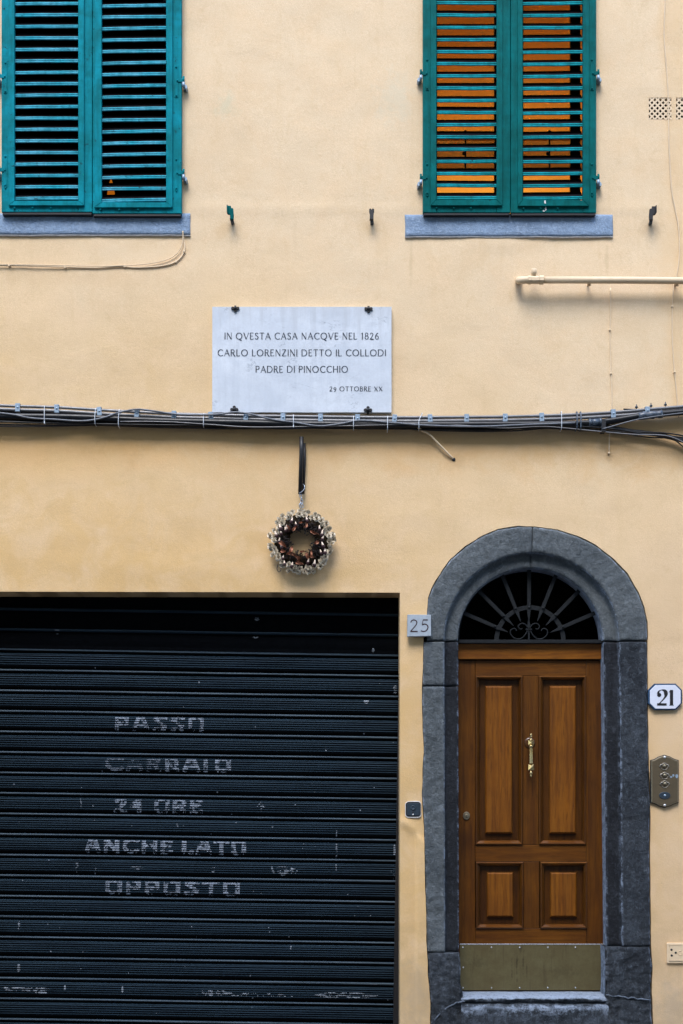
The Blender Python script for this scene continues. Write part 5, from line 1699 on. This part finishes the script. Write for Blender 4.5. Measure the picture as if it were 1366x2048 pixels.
# cable ties
def tie(x, yt_, yb_, lean=0.0, mat='tie', tail=0.0, r=0.0022):
    b = MB()
    top = at(x+lean, yt_, -0.075); bot = at(x, yb_, -0.085)
    b.tube(catmull([(top.x, -0.03, top.z), (top.x, -0.068, top.z+0.002), (top.x, -0.078, top.z-0.008), (bot.x, -0.090, (top.z+bot.z)/2), (bot.x, -0.088, bot.z+0.006), (bot.x, -0.06, bot.z-0.002), (bot.x, -0.03, bot.z)], 4), r, 6)
    if tail: b.tube([(bot.x, -0.088, bot.z+0.006), (bot.x+0.001, -0.094, bot.z-tail)], r*1.3, 6)
    b.build('cable_tie', M[mat], cc)
for (x, a, c_, l_, t_) in ((89, 812, 845, 0, 0.01), (190, 817, 848, 1, 0), (237, 819, 852, 1.5, 0.0), (407, 827, 853, 0, 0.0), (587, 829, 852, 0, 0.012), (707, 832, 856, 0, 0), (775, 832, 860, 0, 0), (838, 826, 857, 6, 0), (1123, 823, 858, 0, 0)):
    tie(x, a, c_, l_, 'tie', t_)
for x in (1154, 1161.5): tie(x, 824, 857, 0, 'tape', 0, 0.0045)
b = MB(); c = at(1206, 855, -0.07); b.box(c.x-0.012, c.x+0.014, -0.088, -0.03, c.z-0.03, c.z+0.045, 0.002); b.build('strap', M['black'], cc)
# threaded rods with nuts standing above the conduits
rod = tag(empty('threaded_rod', at(1260, 820, -0.05)), 'short dark rod with bolts standing above the conduits near the right edge', 'rod')
b = MB(); b.tube([at(1247, 818.5, -0.05), at(1278, 819.5, -0.05)], 0.0045, 8); b.build('bar', M['iron'], rod)
for x in (1273, 1302, 1331):
    y = on_path(A, x)-3
    b = MB(); p_ = at(x, y, -0.05)
    b.tube([p_, p_+Vector((0, 0, u(9)))], 0.003, 6)
    b.lathe([(0.009, 0), (0.009, 0.008), (0.006, 0.011)], (p_.x, p_.y, p_.z+0.006), 'Z', 6)
    b.build('bolt', M['slate_box'], rod)
# stub conduit poking out below the bundle
sc = tag(empty('stub_conduit', at(876, 890, -0.03)), 'short beige conduit slanting down from the bundle into a hole in the plaster', 'conduit')
b = MB(); b.tube(catmull([at(836, 855, -0.06), at(846, 862, -0.05), at(858, 868, -0.040), at(872, 882, -0.030), at(900, 911, -0.014), at(908, 918.5, 0.008)], 5), u(2.1), 8); b.build('tube', M['cream_paint'], sc)
b = MB(); c = at(907.5, 919, 0.0); b.lathe([(u(3.6), 0.004), (u(3.4), -0.004), (u(2.6), -0.005)], (c.x, -0.001, c.z), 'Y', 10); b.build('hole_rim', M['black'], sc)
# painted cables
def pclips(e, pts, mat='cream_paint'):
    for (x, y) in pts:
        b = MB(); c = at(x, y, -0.006)
        b.box(c.x-0.008, c.x+0.006, -0.014, 0.0, c.z-0.006, c.z+0.006, 0.002); b.build('clip', M[mat], e)
e = cable('painted_cable', [(1331,-60),(1330,0),(1328,60),(1330,100),(1335,165),(1337,230),(1338,290),(1343,375),(1350,415),(1357,455),(1358.5,510),(1353,552),(1348,567),(1345.5,600),(1344,642),(1345,687),(1348,732),(1352.5,777),(1355,808),(1358,835)], -0.007, 1.1, 'cream_paint', 'thin cream painted cable wandering down past the vent grille near the right edge', seg=6)
pclips(e, [(1344.5, 613), (1349.5, 744)])
e = cable('painted_cable', [(1221,576),(1221,620),(1220,680),(1222,745),(1224,800),(1222,835),(1219,870),(1218,905)], -0.005, 1.3, 'cream_paint', 'thin cream painted cable dropping straight from the gas pipe to the bundle', seg=6)
pclips(e, [(1220, 660), (1222, 747), (1218, 906)])
e = cable('painted_cable', [(366,462,-0.02),(367,478),(369.5,495),(365,510),(354,522),(338,529),(310,533.5),(270,535),(240,533),(190,535.5),(130,534),(60,532),(0,531),(-80,528)], -0.008, 1.35, 'cream_paint', 'lower of two cream cables looping under the left window sill', seg=6)
pclips(e, [(368.5, 503), (352, 524), (250, 533.5), (131, 535), (19, 531.5)])
cable('painted_cable', [(365,462,-0.02),(365.5,480),(361,497),(350,510),(332,520),(300,527),(260,530.5),(200,532),(130,531),(60,529.5),(0,529),(-80,526)], -0.012, 0.9, 'cream_paint', 'upper of two cream cables looping under the left window sill', seg=6)

# ------------------------------------------------------------------ wreath
hg = tag(empty('wreath_hanger', at(603, 985, 0.0)), 'two black tubes hanging upright on the wall above the wreath', 'hanger')
b = MB(); b.tube([at(603, 874, -0.05), at(603, 900, -0.05), at(600.5, 988, -0.055)], u(4.3), 12); b.build('tube', M['black'], hg)
b = MB(); b.tube([at(608, 887, -0.025), at(608.5, 920, -0.025), at(605.5, 988, -0.025)], u(3.6), 12); b.build('tube', M['black'], hg)
b = MB(); c = at(604, 900, 0); b.tube([(c.x, 0.01, c.z), (c.x, -0.05, c.z)], 0.006, 8); c = at(602, 975, 0); b.tube([(c.x, 0.01, c.z), (c.x, -0.05, c.z)], 0.006, 8); b.build('wall_pin', M['black'], hg)
ch = tag(empty('chain', at(604, 1013, -0.04)), 'short bright steel chain and wire between the black tubes and the wreath', 'chain')
b = MB(); b.tube(catmull([at(604, 967, -0.045), at(608.5, 971, -0.07), at(608.5, 978, -0.075), at(603, 984, -0.076), at(599, 986, -0.07), at(600, 990, -0.065), at(603, 988, -0.06)], 5), 0.0026, 6); b.build('wire_hook', M['steel'], ch)
for i, (x, y, rot) in enumerate(((601, 991, 0.2), (603, 998, 1.3), (603.5, 1003, 0.1), (602, 1008, 1.2), (604.5, 1012, 0.3), (600, 1011, 0.9))):
    b = MB(); c = at(x, y, -0.06)
    b.tube([(c.x+0.007*cos(a)*cos(rot), c.y+0.007*cos(a)*sin(rot), c.z+0.012*sin(a)) for a in [2*pi*k/12 for k in range(13)]], 0.0026, 6, cap=False)
    b.build('link', M['steel'], ch)
WX, WY = 603, 1083
wr = tag(empty('wreath', at(WX, WY+66, -0.02)), 'round dried flower wreath with ivory buds and maroon husks, hanging from the black tubes', 'wreath')
random.seed(5)
YW = -0.045
wc = at(WX, WY, YW)
b = MB()
n = 48; m = 12; vs = []; fs = []
for i in range(n):
    a = 2*pi*i/n
    for j in range(m):
        t = 2*pi*j/m
        R_ = 0.124; r_ = 0.040*(1+0.35*noise.noise(Vector((cos(a)*4, sin(a)*4, t))))
        rad = R_+r_*cos(t)*1.1
        vs.append((wc.x+rad*cos(a), YW+0.008-0.75*r_*sin(t)*-1, wc.z+rad*sin(a)*1.0))
for i in range(n):
    for j in range(m):
        i2 = (i+1) % n; j2 = (j+1) % m
        fs.append((i*m+j, i2*m+j, i2*m+j2, i*m+j2))
b.add(vs, fs, True)
b.build('moss_ring', M['moss'], wr)
def bud_mesh(seed):
    rnd = random.Random(seed)
    b = MB(); b.mi = 1
    b.lathe([(0.002,-0.008),(0.005,-0.006),(0.006,0.0),(0.0055,0.006),(0.001,0.008)], (0,0,0), 'Y', 8)
    b.mi = 0
    for ringi, (el, ln, cnt) in enumerate(((0.15, 0.0135, 9), (0.75, 0.012, 7), (1.2, 0.010, 4))):
        for k in range(cnt):
            a = 2*pi*(k+0.5*ringi)/cnt+rnd.uniform(-0.2, 0.2)
            d_ = Vector((cos(a)*cos(el), -sin(el), sin(a)*cos(el)))
            s_ = Vector((-sin(a), 0, cos(a)))
            up_ = d_.cross(s_)
            w_ = 0.0064
            base = d_*0.004
            L = ln*rnd.uniform(0.85, 1.15)
            b.add([base-s_*w_*0.4, base+s_*w_*0.4, base+d_*L*0.6+s_*w_+up_*0.0015, base+d_*L, base+d_*L*0.6-s_*w_+up_*0.0015, base+d_*L*0.55-up_*0.0018],
                  [(0,1,5),(1,2,5),(2,3,5),(3,4,5),(4,0,5)], False)
    return b
buds = []
for i in range(5):
    b = bud_mesh(i)
    o = b.build('dried_flower', [M['bud'], M['bud_core']], wr, origin=(0,0,0)); buds.append(o)
k = 0
for i in range(72):
    a = 2*pi*i/72+random.uniform(-0.07, 0.07)
    band = i % 2
    rp = (62 if band else 55.5)+random.uniform(-2.5, 2.5)
    if pi*0.12 < a < pi*0.33: rp += 0.5
    loc = at(WX+rp*cos(a)*1.0, WY-rp*sin(a)*0.985, YW-0.022 if not band else YW-0.006)
    loc.y += random.uniform(-0.008, 0.008)
    sc_ = random.uniform(0.95, 1.3)
    rot = (random.uniform(-0.7, 0.7), random.uniform(0, 6.28), random.uniform(-0.7, 0.7))
    if k < 5: o = buds[k]; o.location = loc-WLOC[wr]; o.rotation_euler = rot
    else: o = dup(buds[k % 5], loc, wr, rot)
    o.scale = (sc_,)*3
    k += 1
# husks: cream top, maroon base
b = MB(); b.mi = 0
b.lathe([(0.0012, 0.020), (0.0035, 0.014), (0.0050, 0.006), (0.0075, -0.001)], (0,0,0), 'Z', 6)
b.mi = 1
b.lathe([(0.0078, 0.001), (0.0095, -0.005), (0.0070, -0.012), (0.002, -0.016)], (0,0,0), 'Z', 6)
h0 = b.build('husk', [M['husk'], M['maroon']], wr, origin=(0,0,0))
hs = [(583,1042),(592,1049),(614,1040),(561,1056),(562,1066),(553,1070),(558,1082),(639,1058),(644,1068),(645,1077),(646,1091),(642,1105),(650,1104),(566,1116),(569,1127),(584,1131),(616,1124),(629,1128),(574,1058),(563,1094),(571,1060)]
for i, (x, y) in enumerate(hs):
    loc = at(x, y, YW-0.048+random.uniform(-0.006, 0.006)); rot = (random.uniform(-0.3, 0.3), random.uniform(-0.35, 0.35), 0)
    if i == 0: h0.location = loc-WLOC[wr]; h0.rotation_euler = rot; o = h0
    else: o = dup(h0, loc, wr, rot)
    s = random.uniform(1.0, 1.35); o.scale = (s, s, s)
# curled copper leaves
b = MB()
nu, nv = 6, 4; vs = []; fs = []
for i in range(nu+1):
    for j in range(nv+1):
        t = i/nu; s = j/nv-0.5
        w_ = sin(pi*min(0.97, t*0.9+0.08))*0.016
        vs.append((s*2*w_+0.004*sin(t*5), -0.014*sin(t*pi*1.5)-0.016*(s*2)**2, t*0.044-0.022))
for i in range(nu):
    for j in range(nv):
        a = i*(nv+1)+j; fs.append((a, a+1, a+nv+2, a+nv+1))
b.add(vs, fs, True)
l0 = b.build('curled_leaf', M['leaf'], wr, origin=(0,0,0))
lf = [(603,1046,1.3),(611,1049,0.6),(625,1064,2.2),(632,1067,2.0),(575,1058,2.6),(590,1057,0.9),(566,1090,2.4),(567,1103,1.9),(583,1099,0.4),(590,1109,2.6),(634,1086,1.1),(622,1106,0.2),(606,1104,1.4),(601,1127,2.0),(614,1114,2.9),(624,1114,1.8),(578,1108,1.3),(594,1118,2.2)]
for i, (x, y, r_) in enumerate(lf):
    loc = at(x, y, YW-0.045+random.uniform(-0.008, 0.004)); rot = (random.uniform(-0.5, 0.5), r_, random.uniform(-0.6, 0.6))
    if i == 0: l0.location = loc-WLOC[wr]; l0.rotation_euler = rot; o = l0
    else: o = dup(l0, loc, wr, rot)
    s = random.uniform(0.65, 1.1); o.scale = (s*random.uniform(0.5, 0.9), s, s)
# dark twigs and seeds bristling inwards
b = MB()
for k in range(230):
    a = random.uniform(0, 2*pi); r0 = random.uniform(30, 50); L = random.uniform(5, 15)
    if 0.05*pi < a < 0.2*pi: L *= 0.5
    p0 = at(WX+r0*cos(a), WY-r0*sin(a), YW-0.02+random.uniform(-0.02, 0.01))
    a2 = a+random.uniform(-0.6, 0.6)
    p1 = at(WX+(r0*cos(a)-L*cos(a2)), WY-(r0*sin(a)-L*sin(a2)), YW-0.025+random.uniform(-0.02, 0.01))
    b.tube([p0, p0.lerp(p1, 0.6)+Vector((0, -0.004, 0)), p1], 0.0016, 4)
    b.lathe([(0.0012,-0.004),(0.0042,-0.001),(0.0040,0.002),(0.001,0.004)], p1, 'Z', 5)
    if random.random() < 0.5:
        q = p0.lerp(p1, 0.5)+Vector((random.uniform(-0.006, 0.006), -0.004, random.uniform(-0.006, 0.006)))
        b.lathe([(0.0012,-0.004),(0.0045,-0.001),(0.0042,0.002),(0.001,0.004)], q, 'Z', 5)
b.build('twig_tangle', M['twig'], wr)['kind'] = 'stuff'

# wire loop poking out at the lower left of the wreath
b = MB(); b.tube(catmull([at(556, 1128, YW), at(554, 1138, YW-0.01), at(558, 1144, YW-0.015), at(562, 1139, YW-0.01), at(560, 1130, YW)], 5), 0.0022, 6)
b.build('wire_loop', M['black'], wr)
